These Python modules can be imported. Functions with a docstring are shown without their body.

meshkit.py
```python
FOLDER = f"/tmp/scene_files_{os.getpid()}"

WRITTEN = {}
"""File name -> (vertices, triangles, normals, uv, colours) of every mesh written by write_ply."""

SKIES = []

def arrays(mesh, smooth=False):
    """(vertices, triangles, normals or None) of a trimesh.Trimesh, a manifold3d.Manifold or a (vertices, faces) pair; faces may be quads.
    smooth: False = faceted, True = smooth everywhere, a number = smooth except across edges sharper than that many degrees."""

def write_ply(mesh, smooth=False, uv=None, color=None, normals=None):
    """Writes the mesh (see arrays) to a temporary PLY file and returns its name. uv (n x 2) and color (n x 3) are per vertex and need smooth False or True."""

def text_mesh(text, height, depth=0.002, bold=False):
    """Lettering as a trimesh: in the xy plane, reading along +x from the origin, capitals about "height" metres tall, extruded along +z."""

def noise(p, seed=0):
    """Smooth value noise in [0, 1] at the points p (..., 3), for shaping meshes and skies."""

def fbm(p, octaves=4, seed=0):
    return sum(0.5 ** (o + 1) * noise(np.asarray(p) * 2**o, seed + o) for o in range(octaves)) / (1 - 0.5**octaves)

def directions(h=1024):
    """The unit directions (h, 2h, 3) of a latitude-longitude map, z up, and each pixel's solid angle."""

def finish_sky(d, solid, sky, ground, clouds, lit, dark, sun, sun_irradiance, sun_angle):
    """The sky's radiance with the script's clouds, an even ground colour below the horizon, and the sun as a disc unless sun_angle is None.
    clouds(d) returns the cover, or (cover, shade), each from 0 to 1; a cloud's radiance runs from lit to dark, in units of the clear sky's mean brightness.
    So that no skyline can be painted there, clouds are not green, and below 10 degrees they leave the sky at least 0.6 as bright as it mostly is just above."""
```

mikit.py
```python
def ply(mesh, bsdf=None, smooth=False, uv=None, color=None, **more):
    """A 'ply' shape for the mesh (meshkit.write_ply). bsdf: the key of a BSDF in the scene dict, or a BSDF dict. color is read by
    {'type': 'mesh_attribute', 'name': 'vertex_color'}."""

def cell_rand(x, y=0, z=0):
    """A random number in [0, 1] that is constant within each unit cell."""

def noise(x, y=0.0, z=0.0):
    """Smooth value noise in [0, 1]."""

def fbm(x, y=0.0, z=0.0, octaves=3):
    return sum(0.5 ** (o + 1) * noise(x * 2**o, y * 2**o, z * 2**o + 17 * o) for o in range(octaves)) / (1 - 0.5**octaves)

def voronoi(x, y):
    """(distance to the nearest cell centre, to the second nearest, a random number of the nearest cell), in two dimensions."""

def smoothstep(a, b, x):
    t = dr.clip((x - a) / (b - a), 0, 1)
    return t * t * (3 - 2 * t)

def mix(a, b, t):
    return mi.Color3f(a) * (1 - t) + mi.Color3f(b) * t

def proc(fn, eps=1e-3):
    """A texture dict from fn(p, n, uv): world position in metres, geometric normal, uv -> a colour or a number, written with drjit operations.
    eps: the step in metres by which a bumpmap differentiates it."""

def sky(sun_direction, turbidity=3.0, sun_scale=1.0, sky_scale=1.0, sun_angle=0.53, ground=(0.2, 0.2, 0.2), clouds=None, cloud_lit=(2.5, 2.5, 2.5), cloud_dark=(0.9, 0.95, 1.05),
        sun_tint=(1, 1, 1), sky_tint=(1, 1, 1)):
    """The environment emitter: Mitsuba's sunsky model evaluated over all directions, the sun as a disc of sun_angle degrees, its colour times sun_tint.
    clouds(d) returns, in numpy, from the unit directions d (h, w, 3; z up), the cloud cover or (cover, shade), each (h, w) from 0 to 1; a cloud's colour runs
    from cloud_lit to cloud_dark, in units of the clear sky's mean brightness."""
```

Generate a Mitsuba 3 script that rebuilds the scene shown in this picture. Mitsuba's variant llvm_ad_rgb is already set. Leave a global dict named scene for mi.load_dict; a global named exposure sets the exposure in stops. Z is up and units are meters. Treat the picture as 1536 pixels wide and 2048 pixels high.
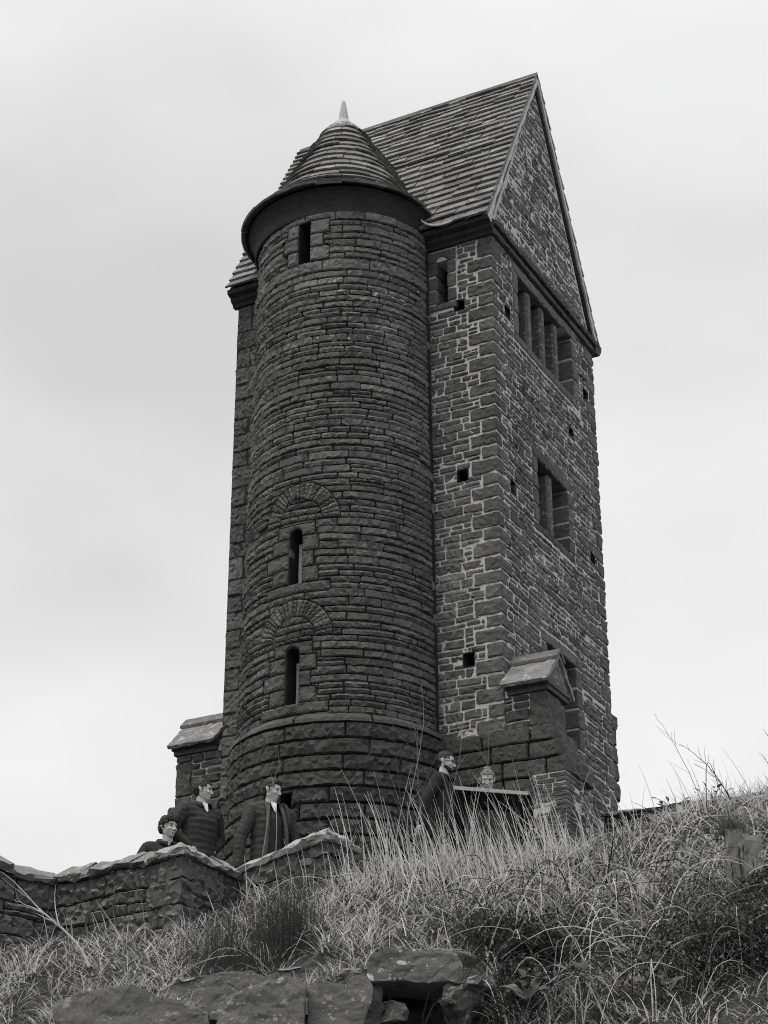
import math
import numpy as np
import trimesh
import drjit as dr
import mitsuba as mi
import manifold3d as m3
import mikit
import meshkit
from mikit import fbm, noise, smoothstep
from shapely.geometry import Polygon, Point, box as sbox

T = mi.ScalarTransform4f
rad = math.radians
scene, labels = {}, {}

# ------------------------------------------------------------------ camera, sky, exposure
CAM = np.array([-18.278, -8.119, -5.639])
HEAD, PITCH, FPX = rad(62.3), rad(26.2), 3900.0
FV = np.array([math.sin(HEAD), math.cos(HEAD), 0.0])      # level direction of approach
RV = np.array([math.cos(HEAD), -math.sin(HEAD), 0.0])     # level direction to its right
look = FV * math.cos(PITCH) + np.array([0, 0, math.sin(PITCH)])
scene['camera'] = {
    'type': 'perspective', 'fov_axis': 'x', 'fov': 2 * math.degrees(math.atan(768 / FPX)),
    'near_clip': 0.3, 'far_clip': 6000.0,
    'to_world': T().look_at(origin=CAM.tolist(), target=(CAM + look * 10).tolist(), up=[0, 0, 1])}
exposure = 1.98


def cloud_cover(d):
    q = d * np.array([2.2, 2.2, 5.0])
    n = meshkit.fbm(q + 3.1, 4, 5)
    n2 = meshkit.fbm(d * 7.0 + 1.7, 4, 9)
    n3 = meshkit.fbm(d * np.array([5.0, 5.0, 9.0]) + 8.3, 5, 14)
    # a greyer bank of cloud low over the left of the hill
    bank = FV * 0.87 - RV * 0.14 + np.array([0, 0, 0.48])
    bank = np.exp(-(np.arccos(np.clip(d @ (bank / np.linalg.norm(bank)), -1, 1)) / rad(9.5)) ** 2)
    shade = np.clip(0.42 * bank * (0.6 + 0.8 * n2) + (n - 0.42) * 1.2 + (n2 - 0.5) * 0.5 + (n3 - 0.5) * 0.8 + 0.25, 0, 1)
    return 1.0, shade


sun_dir = -0.30 * FV - 0.35 * RV + np.array([0, 0, 1.0])
scene['sky'] = mikit.sky(sun_dir.tolist(), turbidity=3, sun_scale=0.30, sun_angle=30, clouds=cloud_cover,
                         cloud_lit=(2.72, 2.72, 2.72), cloud_dark=(1.85, 1.85, 1.85), sun_tint=(1.0, 1.14, 1.38), ground=(0.1, 0.1, 0.1))

# ------------------------------------------------------------------ helpers


def G(x, d, z):
    """A point of the site: x metres right of the line of approach, d metres along it, at height z."""
    return np.array([CAM[0] + x * RV[0] + d * FV[0], CAM[1] + x * RV[1] + d * FV[1], z])


def numbered(name):
    if name not in scene and name not in labels and not any(k.startswith(name + '__') for k in scene):
        return name
    k = 1
    while f'{name}_{k:03d}' in scene or f'{name}_{k:03d}' in labels or any(q.startswith(f'{name}_{k:03d}__') for q in scene):
        k += 1
    return f'{name}_{k:03d}'


COUNT = {}
GROUPS = {'rock': 'gritstone rocks at the foot of the bank', 'sapling': 'bare saplings in front of the tower', 'bramble': 'bramble stems on the bank', 'heather_clump': 'dark heather clumps on the bank',
          'leafy_plant': 'broad leaved plants', 'shrub': 'dark shrubs on the bank', 'fern': 'ferns on the bank', 'dead_branch': 'dead branches at the retaining wall', 'person': 'visitors on the terrace', 'grass_tussock': 'straw tussocks'}


def obj(name, mesh, mat, parent=None, smooth=False, uv=None, label=None, kind=None):
    base = (parent + '__' if parent else '') + name
    n = COUNT.get(base, 0)
    COUNT[base] = n + 1
    key = base if n == 0 else f'{base}_{n:03d}'
    scene[key] = mikit.ply(mesh, mat, smooth=smooth, uv=uv)
    if label or kind:
        labels[key] = {}
        if label:
            labels[key]['label'] = label
        if kind:
            labels[key]['kind'] = kind
    return key


def thing(name, label, cat, group=None):
    n = COUNT.get('!' + name, 0)
    COUNT['!' + name] = n + 1
    key = name if n == 0 else f'{name}_{n:03d}'
    labels[key] = {'label': label, 'category': cat}
    group = group or GROUPS.get(name)
    if group:
        labels[key]['group'] = group
    return key


def single(key, label, cat, group=None):
    labels[key] = {'label': label, 'category': cat}
    if group:
        labels[key]['group'] = group
    return key


def cat_meshes(ms):
    vs, fs, us, at = [], [], [], 0
    for m in ms:
        vs.append(m[0]); fs.append(np.asarray(m[1]) + at); at += len(m[0])
        if len(m) > 2 and m[2] is not None:
            us.append(m[2])
    return np.vstack(vs), np.vstack(fs), (np.vstack(us) if us else None)


def man(m):
    q = m.to_mesh()
    return np.array(q.vert_properties[:, :3], float), np.array(q.tri_verts, int)


def CS(polys):
    """A cross-section; its outlines may run either way round."""
    out = []
    for p in polys:
        a = sum(p[i - 1][0] * p[i][1] - p[i][0] * p[i - 1][1] for i in range(len(p)))
        out.append([(float(x), float(y)) for x, y in (p if a > 0 else p[::-1])])
    return m3.CrossSection(out)


def mbox(x0, x1, y0, y1, z0, z1):
    return m3.Manifold.cube([x1 - x0, y1 - y0, z1 - z0]).translate([x0, y0, z0])


def sphere(c, r, seg=12):
    r = np.broadcast_to(np.asarray(r, float), (3,))
    return m3.Manifold.sphere(1.0, seg).scale(r.tolist()).translate(np.asarray(c, float).tolist())


def bone(a, ra, b, rb, seg=12):
    return m3.Manifold.batch_hull([sphere(a, ra, seg), sphere(b, rb, seg)])


def hull(*ss):
    return m3.Manifold.batch_hull(list(ss))


def blob(parts, length, it=6):
    u = m3.Manifold.batch_boolean(parts, m3.OpType.Add).refine_to_length(length)
    v, f = man(u)
    t = trimesh.Trimesh(v, f, process=False)
    if it:
        trimesh.smoothing.filter_taubin(t, lamb=0.5, nu=0.51, iterations=it)
    return np.array(t.vertices), np.array(t.faces)


def tube(pts, radii, sides=5, closed=True):
    p = np.asarray(pts, float)
    r = np.broadcast_to(np.asarray(radii, float), (len(p),))
    t = np.gradient(p, axis=0)
    t /= np.linalg.norm(t, axis=1, keepdims=True) + 1e-12
    ref = np.array([0.31, 0.21, 0.93]) if abs(t[0] @ np.array([0.31, 0.21, 0.93])) < 0.9 else np.array([1.0, 0, 0])
    a = np.cross(t, ref); a /= np.linalg.norm(a, axis=1, keepdims=True) + 1e-12
    b = np.cross(t, a)
    ang = np.arange(sides) * 2 * np.pi / sides
    v = p[:, None] + r[:, None, None] * (np.cos(ang)[None, :, None] * a[:, None] + np.sin(ang)[None, :, None] * b[:, None])
    i, j = np.meshgrid(np.arange(len(p) - 1), np.arange(sides), indexing='ij')
    q = np.stack([i * sides + j, i * sides + (j + 1) % sides, (i + 1) * sides + (j + 1) % sides, (i + 1) * sides + j], -1).reshape(-1, 4)
    f = np.vstack([q[:, [0, 1, 2]], q[:, [0, 2, 3]]])
    return v.reshape(-1, 3), f


def curve(pts, n=12):
    """A smooth line through the given points."""
    p = np.asarray(pts, float)
    if len(p) == 2:
        return np.linspace(p[0], p[1], n)
    from scipy.interpolate import CubicSpline
    s = np.r_[0, np.cumsum(np.linalg.norm(np.diff(p, axis=0), axis=1))]
    return CubicSpline(s, p)(np.linspace(0, s[-1], n))


def tone_uv(n, tone, second=0.0):
    return np.tile([tone, second], (n, 1))


# ------------------------------------------------------------------ materials
def grey(v):
    return mi.Color3f(v)


def two(d):
    return {'type': 'twosided', 'bsdf': d}


def rough(fn, roughness=0.85, spec=0.25):
    return two({'type': 'principled', 'base_color': mikit.proc(fn), 'roughness': roughness, 'specular': spec})


def flat(v, roughness=0.8, spec=0.3):
    return two({'type': 'principled', 'base_color': {'type': 'rgb', 'value': [v, v, v]}, 'roughness': roughness, 'specular': spec})


def stone_fn(p, n, uv):
    x, y, z = p.x, p.y, p.z
    g = fbm(x * 21, y * 21, z * 27, 3)
    fine = noise(x * 95, y * 95, z * 95)
    streak = fbm(x * 3.1, y * 3.1, z * 0.55, 3)
    v = uv.x * (0.30 + 0.85 * g + 0.55 * fine) * (0.6 + 0.8 * streak)
    lich = smoothstep(0.60, 0.72, fbm(x * 26, y * 26, z * 30, 2)) * uv.y
    return grey(v * (1 - lich) + 0.38 * lich)


def slate_fn(p, n, uv):
    x, y, z = p.x, p.y, p.z
    g = fbm(x * 7, y * 7, z * 9, 3)
    v = uv.x * (0.5 + 1.0 * g)
    lich = smoothstep(0.60, 0.72, fbm(x * 17 + 5, y * 17, z * 19, 3)) * uv.y
    return grey(v * (1 - lich) + 0.45 * lich)


def mortar_fn(p, n, uv):
    g = fbm(p.x * 12, p.y * 12, p.z * 12, 3)
    return grey(0.42 + 0.16 * g)


def dark_mortar_fn(p, n, uv):
    g = fbm(p.x * 8, p.y * 8, p.z * 8, 2)
    pale = smoothstep(0.78, 0.84, noise(p.x * 5, p.y * 5, p.z * 5))
    return grey(0.016 + 0.03 * g + 0.14 * pale)


def rock_fn(p, n, uv):
    x, y, z = p.x, p.y, p.z
    g = fbm(x * 4, y * 4, z * 9, 4)
    lich = smoothstep(0.66, 0.72, fbm(x * 17 + 3, y * 17, z * 17, 4)) * uv.y
    dots = smoothstep(0.84, 0.90, noise(x * 34, y * 34, z * 34)) * 0.8 * uv.y
    m = dr.maximum(lich, dots)
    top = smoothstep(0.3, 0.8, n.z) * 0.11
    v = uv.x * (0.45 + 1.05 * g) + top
    grit = noise(x * 80, y * 80, z * 80)
    return grey((v * (1 - m) + 0.36 * m) * (0.75 + 0.5 * grit))


def soil_fn(p, n, uv):
    g = fbm(p.x * 6, p.y * 6, p.z * 6, 4)
    far = smoothstep(25.0, 60.0, dr.sqrt(dr.square(p.x) + dr.square(p.y)))
    thatch = noise(p.x * 60, p.y * 60, p.z * 25) * smoothstep(0.4, 0.6, noise(p.x * 5, p.y * 5, p.z * 5))
    return grey((0.012 + 0.04 * g + 0.07 * thatch) * (1 - far) + far * (0.08 + 0.08 * fbm(p.x * 0.2, p.y * 0.2, 0.0, 4)))


def blade_fn(p, n, uv):
    return grey(dr.minimum(0.93, uv.x * (0.8 + 0.4 * noise(p.x * 40, p.y * 40, p.z * 40))))


def timber_fn(p, n, uv):
    g = noise(p.x * 60, p.y * 60, p.z * 4)
    h = fbm(p.x * 9, p.y * 9, p.z * 3, 3)
    crack = smoothstep(0.78, 0.86, noise(p.x * 45 + 9, p.y * 45, p.z * 2.2))
    return grey((0.08 + 0.10 * g + 0.13 * h) * (1 - 0.75 * crack))


def lead_fn(p, n, uv):
    return grey(0.34 + 0.16 * fbm(p.x * 9, p.y * 9, p.z * 4, 3))


def cloth_fn(p, n, uv):
    return grey(uv.x * (0.75 + 0.5 * fbm(p.x * 22, p.y * 22, p.z * 22, 2)))


def skin_fn(p, n, uv):
    return grey(0.46 + 0.10 * fbm(p.x * 30, p.y * 30, p.z * 30, 2))


scene['stone_mat'] = rough(stone_fn)
scene['slate_mat'] = rough(slate_fn, 0.7, 0.3)
scene['mortar_mat'] = rough(mortar_fn, 0.95, 0.1)
scene['dark_mortar_mat'] = rough(dark_mortar_fn, 0.95, 0.1)
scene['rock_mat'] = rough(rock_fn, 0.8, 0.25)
scene['soil_mat'] = rough(soil_fn, 1.0, 0.05)
scene['blade_mat'] = {'type': 'principledthin', 'base_color': mikit.proc(blade_fn), 'roughness': 0.7, 'diff_trans': 0.7, 'spec_trans': 0.0}
scene['timber_mat'] = rough(timber_fn, 0.9, 0.15)
scene['lead_mat'] = rough(lead_fn, 0.55, 0.4)
scene['cloth_mat'] = rough(cloth_fn, 0.75, 0.25)
scene['skin_mat'] = rough(skin_fn, 0.55, 0.35)
scene['hair_mat'] = flat(0.02, 0.6, 0.4)
scene['fair_hair_mat'] = flat(0.16, 0.6, 0.4)
scene['dark_wood_mat'] = flat(0.045, 0.6, 0.3)
scene['black_mat'] = flat(0.012, 0.5, 0.3)
scene['pale_frame_mat'] = flat(0.42, 0.6, 0.3)
scene['pane_mat'] = {'type': 'principled', 'base_color': {'type': 'rgb', 'value': [0.02, 0.02, 0.02]}, 'roughness': 0.08, 'specular': 0.5}
scene['white_cloth_mat'] = flat(0.75, 0.8, 0.2)

# ------------------------------------------------------------------ masonry


def stone_rect(s0, s1, z0, z1, fmap, rng, depth=0.05, proud=0.014, roughness=0.007, cell=0.034, bow=1.0):
    w, h = s1 - s0, z1 - z0
    nx, nz = max(3, int(w / cell) + 2), max(3, int(h / cell) + 2)
    a, b = np.linspace(0, 1, nx), np.linspace(0, 1, nz)
    # rows next to the edge are pulled close to it: a narrow arris
    ew, eh = min(0.25, 0.012 / w), min(0.25, 0.012 / h)
    a[1], a[-2] = (ew, 1 - ew) if nx > 3 else (0.5, 0.5)
    b[1], b[-2] = (eh, 1 - eh) if nz > 3 else (0.5, 0.5)
    A, B = np.meshgrid(a, b, indexing='ij')
    S, Z = s0 + A * w, z0 + B * h
    edge = (A < 1e-6) | (A > 1 - 1e-6) | (B < 1e-6) | (B > 1 - 1e-6)
    jit = min(0.006, 0.12 * h)
    S = S + rng.normal(0, jit * 0.45, S.shape) * (0.5 + 0.5 * edge)
    Z = Z + rng.normal(0, jit * 0.3, S.shape)
    for i, k, sx, sz in ((0, 0, 1, 1), (-1, 0, -1, 1), (0, -1, 1, -1), (-1, -1, -1, -1)):
        S[i, k] += sx * min(0.010, 0.1 * w); Z[i, k] += sz * min(0.008, 0.12 * h)
    tilt = rng.normal(0, 0.004) * (A - 0.5) + rng.normal(0, 0.007) * (B - 0.5)
    dome = (np.sin(np.pi * A) * np.sin(np.pi * B)) ** 0.25
    Dp = np.where(edge, 0.001, proud * (0.7 + 0.3 * dome * bow) + rng.normal(0, roughness, S.shape)) + tilt + rng.normal(0, 0.003)
    top = fmap(S.ravel(), Z.ravel(), Dp.ravel())
    ring = [(i, 0) for i in range(nx)] + [(nx - 1, k) for k in range(1, nz)] + [(i, nz - 1) for i in range(nx - 2, -1, -1)] + [(0, k) for k in range(nz - 2, 0, -1)]
    ri = np.array([i * nz + k for i, k in ring])
    back = fmap(S.ravel()[ri], Z.ravel()[ri], np.full(len(ri), -depth))
    i, k = np.meshgrid(np.arange(nx - 1), np.arange(nz - 1), indexing='ij')
    i, k = i.ravel(), k.ravel()
    q = np.stack([i * nz + k, (i + 1) * nz + k, (i + 1) * nz + k + 1, i * nz + k + 1], 1)
    n0, m = nx * nz, len(ri)
    j = np.arange(m)
    q2 = np.stack([ri, n0 + j, n0 + (j + 1) % m, ri[(j + 1) % m]], 1)
    flip = rng.random(len(q)) < 0.5
    tri = np.vstack([q[~flip][:, [0, 1, 2]], q[~flip][:, [0, 2, 3]], q[flip][:, [0, 1, 3]], q[flip][:, [1, 2, 3]]])
    return np.vstack([top, back]), np.vstack([tri, q2[:, [0, 1, 2]], q2[:, [0, 2, 3]]])


def stone_poly(poly, fmap, rng, depth=0.05, proud=0.014, roughness=0.005):
    from scipy.spatial import Delaunay
    P = poly.buffer(0)
    if P.is_empty:
        return None
    if P.geom_type != 'Polygon':
        P = max(P.geoms, key=lambda g: g.area)
    L = P.exterior.length
    n = max(8, int(L / 0.05))
    ring = np.array([P.exterior.interpolate(k / n, normalized=True).coords[0] for k in range(n)])
    corners = np.array(P.simplify(0.004).exterior.coords)[:-1]
    # keep the corners: move the nearest sample onto each
    for c in corners:
        ring[np.argmin(((ring - c) ** 2).sum(1))] = c
    Q = P.buffer(-0.012)
    ins = []
    if not Q.is_empty:
        if Q.geom_type != 'Polygon':
            Q = max(Q.geoms, key=lambda g: g.area)
        m = max(6, int(Q.exterior.length / 0.05))
        ins += [Q.exterior.interpolate(k / m, normalized=True).coords[0] for k in range(m)]
        x0, y0, x1, y1 = Q.bounds
        for x in np.arange(x0 + 0.03, x1, 0.055):
            for y in np.arange(y0 + 0.025, y1, 0.05):
                if Q.buffer(-0.01).contains(Point(x, y)):
                    ins.append((x, y))
    pts = np.vstack([ring, np.array(ins).reshape(-1, 2)])
    pts = pts + rng.normal(0, 1e-5, pts.shape)
    tri = Delaunay(pts).simplices
    cen = pts[tri].mean(1)
    Pb = P.buffer(0.003)
    tri = tri[[Pb.contains(Point(*c)) for c in cen]]
    d = np.r_[np.full(n, -0.002), proud * 0.8 + rng.normal(0, roughness, len(ins))] + rng.normal(0, 0.003)
    top = fmap(pts[:, 0], pts[:, 1], d)
    back = fmap(ring[:, 0], ring[:, 1], np.full(n, -depth))
    j = np.arange(n)
    N = len(pts)
    q = np.stack([j, N + j, N + (j + 1) % n, (j + 1) % n], 1)
    return np.vstack([top, back]), np.vstack([tri, q[:, [0, 1, 2]], q[:, [0, 2, 3]]])


class Masonry:
    """Collects the stones of one wall; the 300 that show largest become parts, the rest one part."""

    def __init__(self, parent, fmap, seed, joint=0.014):
        self.parent, self.fmap, self.rng, self.joint = parent, fmap, np.random.default_rng(seed), joint
        self.items = []      # (weight, name, verts, faces, uv)
        self.weight = lambda s, z: 1.0
        self.sj = 1.0        # upright joints as a share of the bed joints

    def rect(self, s0, s1, z0, z1, name='stone', tone=(0.10, 0.15), lichen=0.0, **kw):
        j = self.joint / 2
        if s1 - s0 < 0.03 + 2 * j or z1 - z0 < 0.02 + 2 * j:
            return
        js = j * self.sj
        v, f = stone_rect(s0 + js, s1 - js, z0 + j, z1 - j, self.fmap, self.rng, **kw)
        self.add(v, f, (s1 - s0) * (z1 - z0), (s0 + s1) / 2, (z0 + z1) / 2, name, tone, lichen)

    def poly(self, p, name='stone', tone=(0.10, 0.15), lichen=0.0, **kw):
        q = p.buffer(-self.joint / 2, join_style=2)
        if q.is_empty or q.area < 0.0008:
            return
        if q.geom_type != 'Polygon':
            q = max(q.geoms, key=lambda g: g.area)
        r = stone_poly(q, self.fmap, self.rng, **kw)
        if r is None:
            return
        c = q.centroid
        self.add(r[0], r[1], q.area, c.x, c.y, name, tone, lichen)

    def add(self, v, f, area, s, z, name, tone, lichen):
        t = self.rng.uniform(*tone)
        if self.rng.random() < 0.12:
            t *= self.rng.uniform(0.65, 1.35)
        li = lichen(s, z) if callable(lichen) else lichen
        self.items.append((area * self.weight(s, z), name, v, f, tone_uv(len(v), t, li)))

    def courses(self, s0, s1, z0, z1, h, l, excl=(), clip=None, split=0.08, **kw):
        rng = self.rng
        z = z0
        ex = None
        while z < z1 - 0.02:
            hh = rng.uniform(*h)
            left = z1 - z
            if left < 1.7 * hh:
                hh = left if left <= 1.12 * h[1] else left / 2
            s = s0
            while s < s1 - 0.02:
                ll = rng.uniform(*l) * (1.0 + 0.4 * (hh - h[0]) / max(h[1] - h[0], 1e-6))
                if s == s0:
                    ll *= rng.uniform(0.4, 1.0)
                if s + ll > s1 - 0.09:
                    ll = s1 - s
                rects = [(s, s + ll, z, z + hh)]
                if hh > 0.085 and rng.random() < split:
                    c = z + hh * rng.uniform(0.42, 0.6)
                    rects = [(s, s + ll, z, c), (s, s + ll, c, z + hh)]
                    if ll > 0.25 and rng.random() < 0.6:
                        m = s + ll * rng.uniform(0.4, 0.6)
                        rects = [rects[0], (s, m, c, z + hh), (m, s + ll, c, z + hh)]
                for r in rects:
                    R = sbox(r[0], r[2], r[1], r[3])
                    cut = R
                    for e in excl:
                        if cut.intersects(e):
                            cut = cut.difference(e)
                    if clip is not None and not clip.contains(R):
                        cut = cut.intersection(clip)
                    if cut.is_empty or cut.area < 0.0012:
                        continue
                    if cut.area > 0.999 * R.area:
                        self.rect(*r, **kw)
                    else:
                        for g in getattr(cut, 'geoms', [cut]):
                            if g.geom_type == 'Polygon' and g.area > 0.0015:
                                bx = g.bounds
                                if g.area > 0.99 * (bx[2] - bx[0]) * (bx[3] - bx[1]):
                                    self.rect(bx[0], bx[2], bx[1], bx[3], **kw)
                                else:
                                    self.poly(g, **{k: v for k, v in kw.items() if k not in ('cell', 'bow')})
                s += ll
            z += hh

    def finish(self, most=300, mat='stone_mat'):
        self.items.sort(key=lambda i: -i[0])
        named = {}
        for it in self.items:
            named.setdefault(it[1], []).append(it)
        for name, its in named.items():
            for it in its[:most]:
                obj(name, (it[2], it[3]), mat, self.parent, uv=it[4])
            if its[most:]:
                v, f, u = cat_meshes([(i[2], i[3], i[4]) for i in its[most:]])
                obj('small_' + name, (v, f), mat, self.parent, uv=u, kind='stuff')


def wave(s, z, seed, amp=0.010):
    return amp * (2 * meshkit.noise(np.stack([s * 2.6, z * 3.0, 0 * s + seed], -1)) - 1) + 0.6 * amp * (2 * meshkit.noise(np.stack([s * 8, z * 5.0, 0 * s + seed + 9], -1)) - 1)


TW, TL = 3.25, 3.62            # gable wall width (x), side wall length (y)
EAVE_Z, RIDGE_Z, RIDGE_X = 8.15, 11.55, 1.6
SLOPE = (RIDGE_Z - EAVE_Z) / 1.8
TCX, TCY = -0.1, 1.94          # turret centre


def t_rad(z):
    z = np.asarray(z, float)
    up = 1.175 - np.clip((z - 1.6) / 6.5, 0, 1) * 0.07
    low = 1.235 + 0.045 * np.clip((1.5 - z) / 1.5, 0, 1.6)
    return np.where(z > 1.6, up, low)


def map_side(s, z, d):         # side wall, plane x = 0, looking out to -x
    return np.stack([-d, s, z + wave(s, z, 1)], -1)


def map_gable(s, z, d):        # gable wall, plane y = 0, looking out to -y
    return np.stack([s, -d, z + wave(s, z, 2, 0.014)], -1)


def map_turret(s, z, d):       # s: angle in metres on a radius of 1.14
    a = s / 1.14
    r = t_rad(z) + d
    return np.stack([TCX + r * np.cos(a), TCY + r * np.sin(a), z + wave(s, z, 3, 0.007)], -1)


tower = thing('stone_tower', 'tall narrow sandstone tower with a round turret under a conical slate roof', 'tower')
front, gable, turret = tower + '__side_wall', tower + '__gable_wall', tower + '__round_turret'
WEIGHT = {}

# openings ------------------------------------------------------------------------------------------------
AH = 0.055
side_holes = [(0.38, 0.51, 7.02, 7.16), (0.38, 0.51, 4.68, 4.83), (0.35, 0.48, 2.37, 2.53)]
side_slit = (0.60, 0.745, 7.18, 7.78)
gable_holes = [(0.38, 0.53, 7.03, 7.18), (0.39, 0.54, 4.62, 4.78), (2.88, 3.04, 7.10, 7.27), (2.30, 2.45, 6.30, 6.42), (2.84, 2.99, 4.71, 4.86)]
win4 = (0.78, 2.50, 6.93, 7.83)
win2 = (1.20, 2.13, 4.55, 5.42)
door = (1.28, 2.14, 1.20, 3.03)
t_windows = [(7.45, 8.03, False), (3.19, 3.86, True), (1.77, 2.42, True)]
SW = 0.078                     # half width of a turret slit

core = mbox(0.004, TW - 0.004, 0.004, TL - 0.004, -1.6, EAVE_Z)
gp = CS([[(0.004, EAVE_Z - 0.02), (TW - 0.004, EAVE_Z - 0.02), (RIDGE_X, RIDGE_Z - 0.24)]]).extrude(TL - 0.03)
gp = gp.rotate([90, 0, 0]).translate([0, TL - 0.029, 0])
core = core + gp
for y0, y1, z0, z1 in side_holes + [side_slit]:
    core = core - mbox(-0.5, 0.42, y0 - 0.014, y1 + 0.014, z0 - 0.014, z1 + 0.014)
for x0, x1, z0, z1 in gable_holes:
    core = core - mbox(x0 - 0.014, x1 + 0.014, -0.5, 0.4, z0 - 0.014, z1 + 0.014)
for x0, x1, z0, z1 in (win4, win2, door):
    core = core - mbox(x0 - 0.02, x1 + 0.02, -0.5, 0.30, z0 - 0.02, z1 + 0.02)
obj('mortar_bed', man(core), 'mortar_mat', gable)
for y0, y1, z0, z1 in side_holes:
    ln = mbox(0.006, 0.41, y0 - 0.012, y1 + 0.012, z0 - 0.012, z1 + 0.012) - mbox(-0.1, 0.38, y0 + 0.002, y1 - 0.002, z0 + 0.002, z1 - 0.002)
    obj('putlog_hole', man(ln), 'dark_mortar_mat', front)
for x0, x1, z0, z1 in gable_holes:
    ln = mbox(x0 - 0.012, x1 + 0.012, 0.006, 0.39, z0 - 0.012, z1 + 0.012) - mbox(x0 + 0.002, x1 - 0.002, -0.1, 0.36, z0 + 0.002, z1 - 0.002)
    obj('putlog_hole', man(ln), 'dark_mortar_mat', gable)
obj('mortar_bed', man(mbox(-0.002, 0.02, 2.2, TL - 0.004, -1.6, 7.97)), 'dark_mortar_mat', front)

rs = [(0.0, -1.6)] + [(float(t_rad(z)) - 0.018, z) for z in (-1.6, 0.0, 0.8, 1.499, 1.601, 3, 5, 8.2)] + [(0.0, 8.2)]
tc = CS([rs]).revolve(96).translate([TCX, TCY, 0])
tcut = []
for z0, z1, arch in t_windows:
    zt = z1 - SW if arch else z1
    tcut.append(mbox(-2, -0.78, TCY - SW, TCY + SW, z0, zt))
    if arch:
        tcut.append(m3.Manifold.cylinder(1.3, SW, SW, 24).rotate([0, 90, 0]).translate([-2, TCY, zt]))
tcut.append(mbox(-2, -0.85, TCY - 0.07, TCY + 0.07, -0.15, 0.74))
for c in tcut:
    tc = tc - c
obj('mortar_bed', man(tc), 'dark_mortar_mat', turret)

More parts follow.
